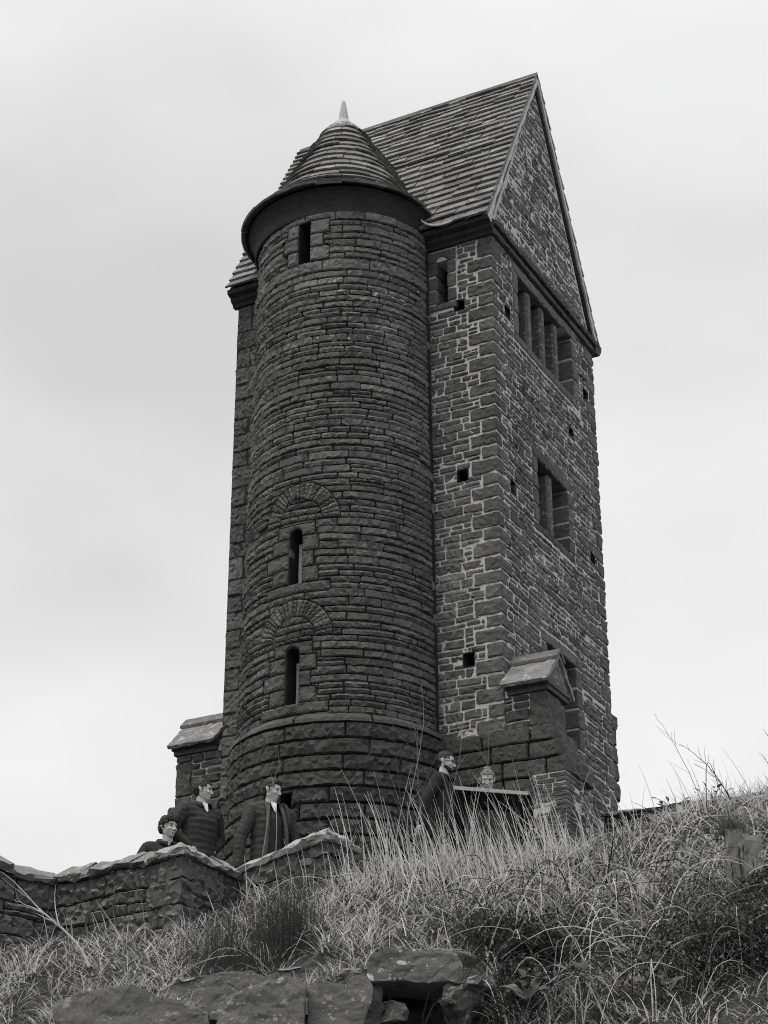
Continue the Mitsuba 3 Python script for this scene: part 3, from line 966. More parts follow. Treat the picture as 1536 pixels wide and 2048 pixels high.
# buttresses -----------------------------------------------------------------------------------------------
def buttress(y_in, y_out, parent, seed):
    sg = 1 if y_out > y_in else -1
    lo, hi = min(y_in, y_out), max(y_in, y_out)
    rb = np.random.default_rng(seed)
    ub('core', man(mbox(0.012, 0.49, lo + 0.012, hi - 0.012, -1.4, 2.05)), 'mortar_mat', parent)
    Mb = Masonry(parent, map_side, seed, 0.018)
    zz = 1.52 if sg < 0 else -0.9
    Mb.courses(lo + (0.20 if sg < 0 else 0), hi - (0.20 if sg > 0 else 0), zz, 1.93, (0.07, 0.15), (0.16, 0.42), [], tone=(0.06, 0.095), proud=0.018)
    k = 0
    z = zz
    while z < 1.92:          # big stones on the outer corner
        h = 0.42 if sg < 0 else rb.uniform(0.25, 0.5)
        h = min(h, 1.93 - z)
        if h > 0.04:
            a, b = (lo - 0.012, lo + 0.20) if sg < 0 else (hi - 0.20, hi + 0.012)
            v, f = block(-0.02, 0.50, a, b, z + 0.008, z + h - 0.008, rb, 0.016, 0.006, 0.07)
            Mb.items.append((1.0, 'stone', v, f, tone_uv(len(v), rb.uniform(0.06, 0.09), 0.1)))
        z += h
        k += 1
    Mb.finish()
    e0, e1 = lo - (0.07 if sg < 0 else -0.02), hi + (0.07 if sg > 0 else -0.02)
    ub('moulding', man(mbox(-0.035, 0.53, e0 + 0.03, e1 - 0.03, 1.93, 1.985)), 'stone_mat', parent, 0.075)
    ub('moulding', man(mbox(-0.065, 0.56, e0 + 0.012, e1 - 0.012, 1.987, 2.045)), 'stone_mat', parent, 0.085)
    tri_ = CS([[(-0.09, 2.045), (0.59, 2.045), (0.25, 2.40)]]).extrude(e1 - e0 - 0.06).rotate([90, 0, 0]).translate([0, e1 - 0.03, 0])
    ub('gable_end', man(tri_), 'stone_mat', parent, 0.11, 0.5)
    slope = CS([[(-0.155, 2.02), (-0.125, 1.99), (0.25, 2.375), (0.625, 1.99), (0.655, 2.02), (0.25, 2.435)]]).extrude(e1 - e0).rotate([90, 0, 0]).translate([0, e1, 0])
    v, f = man(slope.refine_to_length(0.08))
    v = v + rb.normal(0, 0.004, v.shape)
    ub('coping_slab', (v, f), 'slate_mat', parent, 0.19, 0.8)
    ridge = CS([[(0.13, 2.365), (0.14, 2.33), (0.25, 2.44), (0.36, 2.33), (0.37, 2.365), (0.25, 2.485)]]).extrude(e1 - e0 + 0.03).rotate([90, 0, 0]).translate([0, e1 + 0.015, 0])
    ub('ridge_stone', man(ridge), 'slate_mat', parent, 0.14, 0.4)


buttress(0.0, -0.50, tower + '__buttress', 61)
buttress(TL, TL + 0.60, tower + '__buttress_001', 62)
b1 = tower + '__buttress_001'
rb = np.random.default_rng(64)
for i, (z0, z1, yo) in enumerate(((1.05, 1.32, 0.69), (0.72, 1.05, 0.74), (0.35, 0.72, 0.79), (-0.1, 0.35, 0.84), (-0.9, -0.1, 0.86))):
    v, f = block(-0.05, 0.52, TL + 0.2, TL + yo, z0, z1 - 0.012, rb, 0.03, 0.006, 0.07)
    obj('plinth_stone', (v, f), 'stone_mat', b1, uv=tone_uv(len(v), 0.07, 0.1))
b0 = tower + '__buttress'
ub('core', man(mbox(0.03, 0.5, -0.33, 0.02, -1.4, 1.5)), 'dark_mortar_mat', b0)
for z0, z1, yo in ((1.34, 1.52, -0.585), (1.15, 1.34, -0.655), (0.95, 1.15, -0.755)):
    for xa, xb in ((0.03, 0.34), (0.345, 0.62)):
        v, f = block(xa, xb, yo, -0.02, z0 + 0.006, z1 - 0.008, rb, 0.014, 0.004, 0.07)
        obj('plinth_stone', (v, f), 'stone_mat', b0, uv=tone_uv(len(v), 0.075, 0.2))
# pier of thin bricks under the stepped plinth
pier = tower + '__brick_pier'
ub('core', man(mbox(-0.13, 0.36, -0.735, -0.36, -1.2, 0.945)), 'mortar_mat', pier)
z = -0.85
k = 0
while z < 0.92:
    h = rb.uniform(0.038, 0.058)
    y = -0.742
    first = True
    while y < -0.37:
        l = rb.uniform(0.10, 0.22)
        y2 = min(y + l, -0.35 + rb.uniform(-0.04, 0.05))
        if y2 - y > 0.035:
            v, f = block(-0.138 + rb.normal(0, 0.004), 0.1, y + (0 if first else 0.006), y2 - 0.006, z + 0.005, min(z + h, 0.94) - 0.004, rb, 0.006, 0.003, 0.09)
            obj('brick', (v, f), 'stone_mat', pier, uv=tone_uv(len(v), rb.uniform(0.06, 0.11), 0))
        first = False
        y += l
    x = 0.105
    while x < 0.36:
        l = rb.uniform(0.12, 0.2)
        v, f = block(x, min(x + l, 0.38) - 0.008, -0.742 + rb.normal(0, 0.004), -0.5, z + 0.005, min(z + h, 0.94) - 0.004, rb, 0.006, 0.003, 0.09)
        obj('brick', (v, f), 'stone_mat', pier, uv=tone_uv(len(v), rb.uniform(0.06, 0.11), 0))
        x += l
    z += h
# buttress at the far end of the gable wall
b2 = tower + '__buttress_002'
for z0, z1, xo in ((2.86, 3.06, 3.36), (2.66, 2.86, 3.54), (2.44, 2.66, 3.48), (2.22, 2.44, 3.51), (1.98, 2.22, 3.50), (1.74, 1.98, 3.52), (1.45, 1.74, 3.40), (1.0, 1.45, 3.42), (0.5, 1.0, 3.44), (0, 0.5, 3.45), (-0.8, 0, 3.46)):
    if z1 - z0 == 0.2 and xo > 3.5:
        c = CS([[(3.24, z0), (xo + 0.03, z0 - 0.05), (xo + 0.03, z0), (3.3, z1 + 0.06)]]).extrude(0.5).rotate([90, 0, 0]).translate([0, 0.53, 0])
        v, f = man(c.refine_to_length(0.07)); v = v + rb.normal(0, 0.004, v.shape)
    else:
        v, f = block(3.24, xo, 0.03, 0.52, z0 + 0.006, z1 - 0.008, rb, 0.018, 0.006, 0.07)
    obj('stone', (v, f), 'stone_mat', b2, uv=tone_uv(len(v), rb.uniform(0.08, 0.11), 0.1))

# ------------------------------------------------------------------ ground
def land_h(X, D):
    """Height of the ground, x metres right of the line of approach and d metres along it."""
    X, D = np.asarray(X, float), np.asarray(D, float)
    xs = [-60, -6, -3.5, -2.0, -1.3, -0.5, 0.0, 1.0, 2.0, 3.0, 4.0, 7, 60]
    lip = np.interp(X, xs, [-1.55, -1.55, -1.50, -1.32, -1.10, -0.84, -0.76, -0.72, -0.52, -0.20, -0.06, 0.0, 0.0])
    ter = np.interp(X, xs, [-1.2, -1.2, -1.2, -1.1, -1.02, -0.92, -0.86, -0.84, -0.40, 0.10, 0.18, 0.2, 0.2])
    slope = lip - 0.66 * (17.2 - D)
    far = lip - 0.66 * (17.2 - 12.6) - 0.22 * (12.6 - D)
    front = np.where(D < 12.6, np.maximum(far, np.interp(D, [-400, -30, 0, 8], [-30, -9.5, -7.3, -5.6])), slope)
    cut = np.clip((X + 2.3) / 0.25, 0, 1) * np.clip((0.85 - X) / 0.25, 0, 1)
    s = np.clip((14.95 - D) / 0.25, 0, 1)
    front = front - 0.75 * cut * s * s * (3 - 2 * s) * np.clip((D - 11.0) / 2.5, 0, 1)
    t = np.clip((D - 17.2) / 1.1, 0, 1)
    back = lip + (ter - lip) * t * t * (3 - 2 * t)
    h = np.where(D < 17.2, front, back)
    h = np.where(D > 26, np.interp(D, [26, 60, 300, 3000], [0, -6.0, -12.0, -20.0]) + ter * np.clip((60 - D) / 34, 0, 1), h)
    near = np.clip(1 - np.abs(D - 15) / 12, 0, 1)
    q = np.stack([X * 1.7, D * 1.7, 0 * X], -1)
    return h + near * (0.22 * (meshkit.fbm(q, 3, 3) - 0.5) + 0.07 * (meshkit.noise(q * 4, 7) - 0.5))


gx = np.r_[-2500, -900, -300, -120, -50, -25, -14, np.arange(-9, 9.01, 0.11), 14, 25, 50, 120, 300, 900, 2500]
gd = np.r_[-2500, -900, -300, -100, -40, -15, -5, 0, 4, 7, 9, 10.5, 11.5, np.arange(12, 19.5, 0.10), np.arange(19.6, 27, 0.4), 30, 36, 45, 60, 90, 150, 300, 700, 1500, 3000]
GX, GD = np.meshgrid(gx, gd, indexing='ij')
GZ = land_h(GX, GD)
v = np.array([CAM[0], CAM[1], 0]) + GX[..., None] * RV + GD[..., None] * FV
v[..., 2] = GZ
n1, n2 = GX.shape
i, k = np.meshgrid(np.arange(n1 - 1), np.arange(n2 - 1), indexing='ij')
q = np.stack([i * n2 + k, (i + 1) * n2 + k, (i + 1) * n2 + k + 1, i * n2 + k + 1], -1).reshape(-1, 4)
obj('ground', (v.reshape(-1, 3), q), 'soil_mat', smooth=True)
labels['ground'] = {'label': 'dark soil of the grassy bank and the terrace round the tower', 'kind': 'structure'}


# ------------------------------------------------------------------ dry stone walls
def wall_run(key, pts, z_top, z_bot, seed, tone=(0.07, 0.12), thick=0.34, cope=(0.065, 0.11), chip=0.010, cop=0.11, pitch=0.085, step=(0.11, 0.27), length=(0.22, 0.6), lichen=0.5):
    """Rubble walls along a line of plan points, faced with separate stones and capped with weathered coping stones."""
    rw = np.random.default_rng(seed)
    convex = [0 < i < len(pts) - 1 and pts[i][1] < min(pts[i - 1][1], pts[i + 1][1]) for i in range(len(pts))]
    for i in range(len(pts)):
        if not convex[i]:
            continue
        V, zt = G(pts[i][0], pts[i][1], 0), (pts[i][2] if len(pts[i]) > 2 else z_top)
        u1, u2 = G(pts[i - 1][0], pts[i - 1][1], 0) - V, G(pts[i + 1][0], pts[i + 1][1], 0) - V
        u1, u2 = u1 / np.linalg.norm(u1), u2 / np.linalg.norm(u2)
        zq, kq = z_bot, 0
        while zq < zt - cop - 0.03:
            hq = min(rw.uniform(0.13, 0.24), zt - cop - zq)
            la_, lb_ = (0.40, 0.20) if kq % 2 else (0.22, 0.36)
            O = V - (u1 + u2) * 0.02
            pq = [O + u1 * p + u2 * q + np.array([0, 0, zz]) for p in (0, la_) for q in (0, lb_) for zz in (zq + 0.008, zq + hq - 0.008)]
            v, f = man(m3.Manifold.hull_points(np.array(pq)).refine_to_length(0.06))
            v = v + rw.normal(0, 0.010, v.shape)
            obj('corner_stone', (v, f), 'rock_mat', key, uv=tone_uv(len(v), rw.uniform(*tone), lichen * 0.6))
            zq += hq; kq += 1
        O, W_ = V - (u1 + u2) * 0.065, V + (u1 + u2) * 0.16
        pq = [O + u1 * p + u2 * q + np.array([0, 0, zt + zz]) for p in (0, 0.36) for q in (0, 0.36) for zz in (-cop, -cop * 0.45)] + [W_ + np.array([0, 0, zt + pitch * 0.9]), W_ + u1 * 0.18 + np.array([0, 0, zt + pitch * 0.9]), W_ + u2 * 0.18 + np.array([0, 0, zt + pitch * 0.9])]
        v, f = man(m3.Manifold.hull_points(np.array(pq)).refine_to_length(0.06))
        v = v + rw.normal(0, 0.008, v.shape)
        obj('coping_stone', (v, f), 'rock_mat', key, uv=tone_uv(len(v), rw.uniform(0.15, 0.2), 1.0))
    for ia, (a, b) in enumerate(zip(pts[:-1], pts[1:])):
        A, B = G(a[0], a[1], 0), G(b[0], b[1], 0)
        za, zb = (a[2] if len(a) > 2 else z_top), (b[2] if len(b) > 2 else z_top)
        u = (B - A); L = np.linalg.norm(u[:2]); u = u / L
        e0_, e1_ = (-0.16 if convex[ia] else 0.06), (-0.16 if convex[ia + 1] else 0.06)
        A = A - u * e0_; L = L + e0_ + e1_
        out = np.array([u[1], -u[0], 0.0])
        if out @ FV > 0:
            out = -out

        def fm(s, z, d, A=A, u=u, out=out, L=L, za=za, zb=zb):
            zz = z + za + (zb - za) * np.clip(s / L, 0, 1) + wave(s + seed, z, seed, 0.016)
            return A + np.multiply.outer(s, u) + np.multiply.outer(d, out) + np.multiply.outer(zz, np.array([0, 0, 1.0]))
        # hearting
        c = np.array([fm(np.array([s]), np.array([z]), np.array([d]))[0] for s in (0.0, L) for z in (z_bot - z_top, -cop) for d in (-0.015, -thick)])
        obj('core', (c, np.array([(0, 1, 3), (0, 3, 2), (4, 6, 7), (4, 7, 5), (0, 4, 5), (0, 5, 1), (2, 3, 7), (2, 7, 6), (0, 2, 6), (0, 6, 4), (1, 5, 7), (1, 7, 3)])), 'dark_mortar_mat', key)
        Mw = Masonry(key, fm, seed + 1, 0.013)
        Mw.courses(0.0, L, z_bot - z_top, -cop, step, length, [], split=0.15, tone=tone, lichen=lambda s, z: lichen * (Mw.rng.random() < 0.4), proud=0.022, roughness=0.013, depth=0.09)
        s = -0.02
        while s < L:
            l = rw.uniform(0.38, 0.7)
            if s + l > L - 0.18:
                l = L + 0.03 - s
            n = max(3, int(l / 0.07))
            ss = np.linspace(s + 0.006, s + l - 0.006, n)
            th = cop * rw.uniform(0.85, 1.15)
            pr_ = [(-0.05, -cop - 0.005), (0.055, -cop - 0.005), (0.065, -cop + 0.4 * th), (0.03, -cop + 0.62 * th), (-thick * 0.5, -cop + th + pitch), (-thick - 0.03, -cop + th * 0.7 + 0.02), (-thick - 0.03, -cop)]
            P = np.vstack([fm(np.full(len(pr_), q), np.array([p[1] for p in pr_]), np.array([p[0] for p in pr_])) for q in ss])
            P = P + rw.normal(0, chip, P.shape) + np.array([0, 0, rw.normal(0, chip)])
            m = len(pr_)
            f = [(i * m + k, i * m + m + k, i * m + m + (k + 1) % m, i * m + (k + 1) % m) for i in range(n - 1) for k in range(m)]
            f = np.array(f)
            f = np.vstack([f[:, [0, 1, 2]], f[:, [0, 2, 3]], [(0, k, k + 1) for k in range(1, m - 1)], [((n - 1) * m, (n - 1) * m + k, (n - 1) * m + k + 1) for k in range(1, m - 1)]])
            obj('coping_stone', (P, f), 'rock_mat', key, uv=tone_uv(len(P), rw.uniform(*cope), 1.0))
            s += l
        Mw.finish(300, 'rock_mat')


wl = thing('retaining_wall', 'zigzag rubble retaining wall with pale weathered coping below the three young men', 'wall')
wall_run(wl, [(-5.0, 15.9), (-3.07, 17.95), (-1.80, 16.97), (-1.40, 17.62)], -0.60, -2.5, 101)
wr = thing('parapet_wall', 'short low wall end with a sloping pale coping stone in front of the turret base', 'wall')
wall_run(wr, [(-1.33, 17.72, -0.56), (-0.50, 16.98, -0.47), (-0.30, 17.25, -0.47)], -0.56, -1.7, 111, cope=(0.16, 0.21), chip=0.007)
wb = thing('boundary_wall', 'dark dry stone wall running right from the tower behind the grass bank', 'wall')
wall_run(wb, [(2.45, 20.55), (3.35, 20.16), (4.1, 19.72), (6.5, 18.6)], 0.84, 0.1, 121, tone=(0.04, 0.07), cop=0.07, pitch=0.02, step=(0.05, 0.10), length=(0.25, 0.6), lichen=0.1)


# ------------------------------------------------------------------ rocks
def rock(label, x, d, z, size, yaw, seed, tone=0.10, lich=0.6, group=None, roughen=1.0):
    """A squared, weathered block of gritstone: size = width, depth, height."""
    rk = np.random.default_rng(seed)
    w, dd, h = size
    pts = []
    for sx in (-1, 1):
        for sy in (-1, 1):
            for sz in (-1, 1):
                for e in range(2):
                    pts.append((sx * w / 2 * rk.uniform(0.78, 1.0), sy * dd / 2 * rk.uniform(0.8, 1.0), sz * h / 2 * rk.uniform(0.75, 1.0)))
    mh = m3.Manifold.hull_points(np.array(pts)).refine_to_length(0.05)
    v, f = man(mh)
    t = trimesh.Trimesh(v, f, process=False)
    trimesh.smoothing.filter_taubin(t, lamb=0.5, nu=0.51, iterations=3)
    v = np.array(t.vertices)
    n = np.array(t.vertex_normals)
    q = v * np.array([2.2, 2.2, 6.0]) + seed
    v = v + n * (0.10 * (meshkit.fbm(q, 3, seed) - 0.5) + 0.025 * (meshkit.noise(v * 16 + seed, 3) - 0.5))[:, None] * min(1, h / 0.25) * roughen
    c, s_ = math.cos(yaw), math.sin(yaw)
    P = np.array([CAM[0], CAM[1], 0]) + (x + v[:, :1] * c - v[:, 1:2] * s_) * RV + (d + v[:, :1] * s_ + v[:, 1:2] * c) * FV
    P[:, 2] = z + v[:, 2]
    key = thing('rock', label, 'rock', group)
    scene[key] = mikit.ply((P, f), 'rock_mat', smooth=28)
    # per-vertex tone is lost with a smoothing angle, so the rocks carry it flat
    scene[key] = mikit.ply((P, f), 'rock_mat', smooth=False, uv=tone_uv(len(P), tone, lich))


def slab(label, outline, d0, depth, seed, tone=0.10, lich=0.5, lean=0.25):
    """A bedded slab: an irregular outline across the slope, given depth up the slope, with weathered faces."""
    rk = np.random.default_rng(seed)
    P_ = Polygon(outline).buffer(-0.03, join_style=2).buffer(0.03, quad_segs=3)
    m = CS([list(P_.exterior.coords)[:-1]]).extrude(depth).refine_to_length(0.032)
    v, f = man(m)
    t = trimesh.Trimesh(v, f, process=False)
    trimesh.smoothing.filter_taubin(t, lamb=0.5, nu=0.51, iterations=2)
    v, n = np.array(t.vertices), np.array(t.vertex_normals)
    q = v * np.array([2.6, 6.0, 2.6]) + seed * 3.1
    step = np.floor(meshkit.fbm(v * np.array([1.8, 2.6, 1.8]) + seed * 7.7, 3, seed) * 12) / 12
    v = v + n * (0.09 * (step - 0.5) + 0.07 * (meshkit.fbm(q, 4, seed) - 0.5) + 0.014 * (meshkit.noise(v * 22 + seed, 3) - 0.5))[:, None]
    zt = v[:, 1] - v[:, 1].min()
    P = np.array([CAM[0], CAM[1], 0]) + v[:, :1] * RV + (d0 + v[:, 2] + lean * zt)[:, None] * FV
    P[:, 2] = v[:, 1]
    key = thing('rock', label, 'rock')
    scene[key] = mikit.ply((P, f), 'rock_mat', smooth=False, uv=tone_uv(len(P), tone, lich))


slab('broad dark gritstone slab lowest in the foreground, left of the long front slab', [(-2.30, -3.0), (-2.34, -2.64), (-2.22, -2.57), (-2.0, -2.50), (-1.80, -2.51), (-1.62, -2.60), (-1.42, -2.63), (-1.25, -2.70), (-1.2, -3.0)], 13.95, 0.45, 1, 0.11, 0.4)
slab('long front gritstone slab with a pale upper edge', [(-1.19, -3.0), (-1.18, -2.61), (-0.98, -2.55), (-0.80, -2.48), (-0.66, -2.46), (-0.58, -2.52), (-0.55, -3.0)], 13.9, 0.5, 2, 0.13, 0.6)
slab('slab with a stepped top between the long front slab and the dark hollow', [(-0.54, -3.0), (-0.55, -2.50), (-0.40, -2.45), (-0.28, -2.47), (-0.22, -2.40), (-0.12, -2.38), (-0.07, -2.52), (-0.12, -2.7), (-0.2, -3.0)], 14.02, 0.5, 12, 0.11, 0.5)
slab('weathered slab set back behind the front slabs under the biggest heather clump', [(-1.72, -2.6), (-1.72, -2.40), (-1.55, -2.33), (-1.25, -2.29), (-0.98, -2.27), (-0.86, -2.34), (-0.8, -2.5), (-0.85, -2.7)], 14.55, 0.6, 3, 0.105, 0.45)
slab('rounded slab bedded in the bank just above the long front slab', [(-0.95, -2.5), (-0.92, -2.24), (-0.82, -2.18), (-0.62, -2.17), (-0.48, -2.25), (-0.32, -2.42), (-0.4, -2.6)], 14.8, 0.5, 4, 0.11, 0.45)
slab('thick block spotted with white lichen that roofs the dark hollow', [(-0.13, -2.44), (-0.12, -2.24), (0.05, -2.19), (0.3, -2.2), (0.52, -2.21), (0.58, -2.3), (0.55, -2.44), (0.3, -2.46), (0.1, -2.43)], 14.25, 0.8, 5, 0.13, 1.3, 0.1)
rock('short upright stone closing the left side of the dark hollow', -0.22, 14.55, -2.55, (0.26, 0.6, 0.5), 0.35, 6, 0.09, 0.5, roughen=2.2)
rock('small loose stone lying inside the dark hollow', 0.07, 14.35, -2.63, (0.19, 0.2, 0.2), 0.7, 7, 0.12, 0.3, roughen=1.6)
rock('mossy stone on the right side of the dark hollow', 0.62, 14.4, -2.60, (0.24, 0.5, 0.46), -0.5, 8, 0.05, 0.3, roughen=2.4)
rock('half buried stone in the grass above the lichen spotted block', 0.52, 15.25, -2.10, (0.36, 0.5, 0.24), 0.1, 9, 0.075, 0.2)
rock('dark stone edge showing through the grass left of the half buried stone', 0.12, 15.6, -1.98, (0.36, 0.4, 0.2), -0.2, 10, 0.05, 0.1)

# ------------------------------------------------------------------ grass
blocked = [(-1.05, 14.95, 0.7, 0.3), (-0.62, 15.15, 0.25, 0.2), (0.22, 14.62, 0.38, 0.32), (-1.8, 14.35, 0.6, 0.5), (-0.6, 14.3, 0.62, 0.5)]


def bare(x, d):
    b = np.zeros(len(x), bool)
    for cx, cd, rx, rd in blocked:
        b |= (np.abs(x - cx) < rx) & (np.abs(d - cd) < rd)
    return b


def blades(x, d, h, lean, az, width, tone, rng, bend=0.6, seg=4, z=None):
    """Flat tapering blades: one mesh. lean from the vertical, az in plan; bend adds lean towards the tip."""
    n = len(x)
    z0 = land_h(x, d) - 0.01 if z is None else z
    base = np.array([CAM[0], CAM[1], 0]) + x[:, None] * RV + d[:, None] * FV
    base[:, 2] = z0
    hd = np.cos(az)[:, None] * RV + np.sin(az)[:, None] * FV
    face = rng.uniform(0, 2 * np.pi, n)
    side = np.cos(face)[:, None] * RV + np.sin(face)[:, None] * FV
    rowsV = []
    p = base.copy()
    for k in range(seg + 1):
        t = k / seg
        w = width * (1 - 0.75 * t ** 1.5)
        rowsV += [p - side * (w / 2)[:, None], p + side * (w / 2)[:, None]]
        an = lean + bend * t
        p = p + (h / seg)[:, None] * (np.sin(an)[:, None] * hd + np.cos(an)[:, None] * np.array([0, 0, 1.0]))
    V = np.stack(rowsV, 1)
    m = 2 * (seg + 1)
    f = np.array([(2 * k, 2 * k + 1, 2 * k + 3, 2 * k + 2) for k in range(seg)])
    f = np.vstack([f[:, [0, 1, 2]], f[:, [0, 2, 3]]])
    F = (np.arange(n)[:, None, None] * m + f[None]).reshape(-1, 3)
    return V.reshape(-1, 3), F, np.repeat(np.stack([tone, 0 * tone], 1), m, axis=0)


rg = np.random.default_rng(300)
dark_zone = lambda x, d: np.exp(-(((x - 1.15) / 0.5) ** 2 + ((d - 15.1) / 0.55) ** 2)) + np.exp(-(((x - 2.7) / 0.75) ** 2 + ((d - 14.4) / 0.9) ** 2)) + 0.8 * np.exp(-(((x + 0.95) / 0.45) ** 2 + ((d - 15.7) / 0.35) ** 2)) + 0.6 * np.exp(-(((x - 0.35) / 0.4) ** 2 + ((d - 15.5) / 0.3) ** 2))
parts_ = []
# matted straw
N = 120000
x = rg.uniform(-5.2, 5.2, N)
d = np.where(x > 0.8, rg.uniform(11.8, 18.6, N), rg.uniform(13.0, 18.6, N))
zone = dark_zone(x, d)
patch = meshkit.fbm(np.stack([x * 1.4, d * 1.4, 0 * x], -1), 3, 21)
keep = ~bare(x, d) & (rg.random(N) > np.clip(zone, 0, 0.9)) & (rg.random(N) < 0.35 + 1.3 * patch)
keep &= ~((x < -1.1) & (d > 17.1 - 0.0 * x)) & ~((np.abs(x) < 1.6) & (d > 18.0))
keep &= ~((x > -2.2) & (x < 0.8) & (d < 14.75))
wl_line = np.interp(x, [-5.0, -3.07, -1.8, -1.4, -1.33, -0.5], [15.9, 17.95, 16.97, 17.62, 17.7, 16.95])
keep &= (x > -0.5) | (d < wl_line - 0.06)
x, d, zone, patch = x[keep], d[keep], zone[keep], patch[keep]
n = len(x)
bright = rg.random(n) < 0.42
# half of the blades gather into tufts and lean outwards from them
tc = rg.integers(0, n, max(1, n // 60))
own = rg.integers(0, len(tc), n)
gather = rg.random(n) < 0.55
ox, od = rg.normal(0, 0.055, n), rg.normal(0, 0.055, n)
x = np.where(gather, x[tc[own]] + ox, x)
d = np.where(gather, d[tc[own]] + od, d)
az_ = np.where(gather, np.arctan2(od, ox) + rg.normal(0, 0.5, n), rg.uniform(0, 2 * np.pi, n))
tuft_tone = rg.uniform(0.55, 1.25, len(tc))[own]
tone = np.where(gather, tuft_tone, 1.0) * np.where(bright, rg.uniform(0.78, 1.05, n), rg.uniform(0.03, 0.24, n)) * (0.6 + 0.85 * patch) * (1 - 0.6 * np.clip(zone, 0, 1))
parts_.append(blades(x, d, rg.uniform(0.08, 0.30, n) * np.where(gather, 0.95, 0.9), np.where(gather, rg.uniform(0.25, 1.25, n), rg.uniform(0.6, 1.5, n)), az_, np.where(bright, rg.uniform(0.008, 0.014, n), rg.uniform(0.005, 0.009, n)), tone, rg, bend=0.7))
# short fine turf
N = 60000
x = rg.uniform(-5.2, 5.2, N)
d = np.where(x > 0.8, rg.uniform(11.8, 18.6, N), rg.uniform(13.0, 18.6, N))
keep = ~bare(x, d) & ((x > -0.5) | (d < np.interp(x, [-5.0, -3.07, -1.8, -1.4, -1.33, -0.5], [15.9, 17.95, 16.97, 17.62, 17.7, 16.95]) - 0.06)) & ~((x > -2.2) & (x < 0.8) & (d < 14.75))
x, d = x[keep], d[keep]
n = len(x)
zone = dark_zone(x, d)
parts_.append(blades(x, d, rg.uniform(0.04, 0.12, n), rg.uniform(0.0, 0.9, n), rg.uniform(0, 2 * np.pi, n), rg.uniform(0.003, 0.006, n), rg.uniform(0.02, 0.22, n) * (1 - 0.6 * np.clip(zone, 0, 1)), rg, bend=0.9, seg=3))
# turf hanging over and between the slabs
n = 3200
x = rg.uniform(-2.4, 0.6, n)
zt = np.interp(x, [-2.4, -2.0, -1.4, -1.15, -0.7, -0.1, 0.6], [-2.66, -2.55, -2.63, -2.58, -2.50, -2.28, -2.24]) + rg.normal(0, 0.02, n)
keep = meshkit.noise(np.stack([x * 4, 0 * x, 0 * x + 4], -1)) > 0.38
x, zt = x[keep], zt[keep]
n = len(x)
parts_.append(blades(x, 14.44 + 0.07 * rg.normal(0, 1, n) + np.where(x > -0.1, 0.25, 0), rg.uniform(0.06, 0.2, n), rg.uniform(0.2, 1.4, n), rg.uniform(0, 2 * np.pi, n), rg.uniform(0.005, 0.010, n), rg.choice([0.08, 0.2, 0.5, 0.85], n), rg, bend=0.9, z=zt))
v, f, u = cat_meshes(parts_)
obj('bank_grass', (v, f), 'blade_mat', uv=u)
labels['bank_grass'] = {'label': 'matted pale dead grass covering the whole bank', 'category': 'grass', 'kind': 'stuff'}
# tall dry stalks along the brow of the bank
N = 1320
x = np.r_[rg.normal(0.7, 0.62, 520), rg.uniform(-0.5, 4.6, 620), rg.uniform(-4.5, -0.4, 180)]
d = rg.normal(16.9, 0.32, N)
keep = ((x > -0.5) | (d < np.interp(x, [-5.0, -3.07, -1.8, -1.4, -1.33, -0.5], [15.9, 17.95, 16.97, 17.62, 17.7, 16.95]) - 0.1)) & ((x < 2.4) | (rg.random(N) < 0.6))
x, d = x[keep], d[keep]
n = len(x)
hh = rg.gamma(2.6, 0.115, n) * np.where(np.abs(x - 0.8) < 0.9, 1.15, 0.72)
v, f, u = blades(x, d, np.clip(hh, 0.08, 1.0), np.abs(rg.normal(0.22, 0.26, n)), np.where(rg.random(n) < 0.68, rg.normal(math.pi, 0.6, n), rg.uniform(0, 6.28, n)), rg.uniform(0.007, 0.0125, n), rg.uniform(0.4, 0.92, n), rg, bend=0.25, seg=6)
n = 170
x = np.r_[rg.uniform(-0.45, 1.5, 115), rg.uniform(1.5, 3.9, 55)]
d = rg.uniform(16.5, 17.4, n)
tall = blades(x, d, np.r_[rg.uniform(0.45, 1.0, 115), rg.uniform(0.3, 0.7, 55)], np.abs(rg.normal(0.12, 0.14, n)), np.where(rg.random(n) < 0.7, rg.normal(math.pi, 0.5, n), rg.uniform(0, 6.28, n)), rg.uniform(0.007, 0.0115, n), rg.uniform(0.55, 0.95, n), rg, bend=0.3, seg=8)
v, f, u = cat_meshes([(v, f, u), tall])
obj('dry_grass_stalks', (v, f), 'blade_mat', uv=u)
labels['dry_grass_stalks'] = {'label': 'tall pale dry grass stalks standing along the brow of the bank', 'category': 'grass', 'kind': 'stuff'}


# ------------------------------------------------------------------ single plants
def in_site(pts):
    return np.array([G(*p) for p in pts])


def stem_mesh(pts, r0, r1, n=14, sides=5, wob=0.0, rng=None):
    c = curve(in_site(pts), n)
    if wob:
        c = c + rng.normal(0, wob, c.shape) * np.linspace(0.2, 1, n)[:, None]
    return tube(c, np.linspace(r0, r1, n), sides)


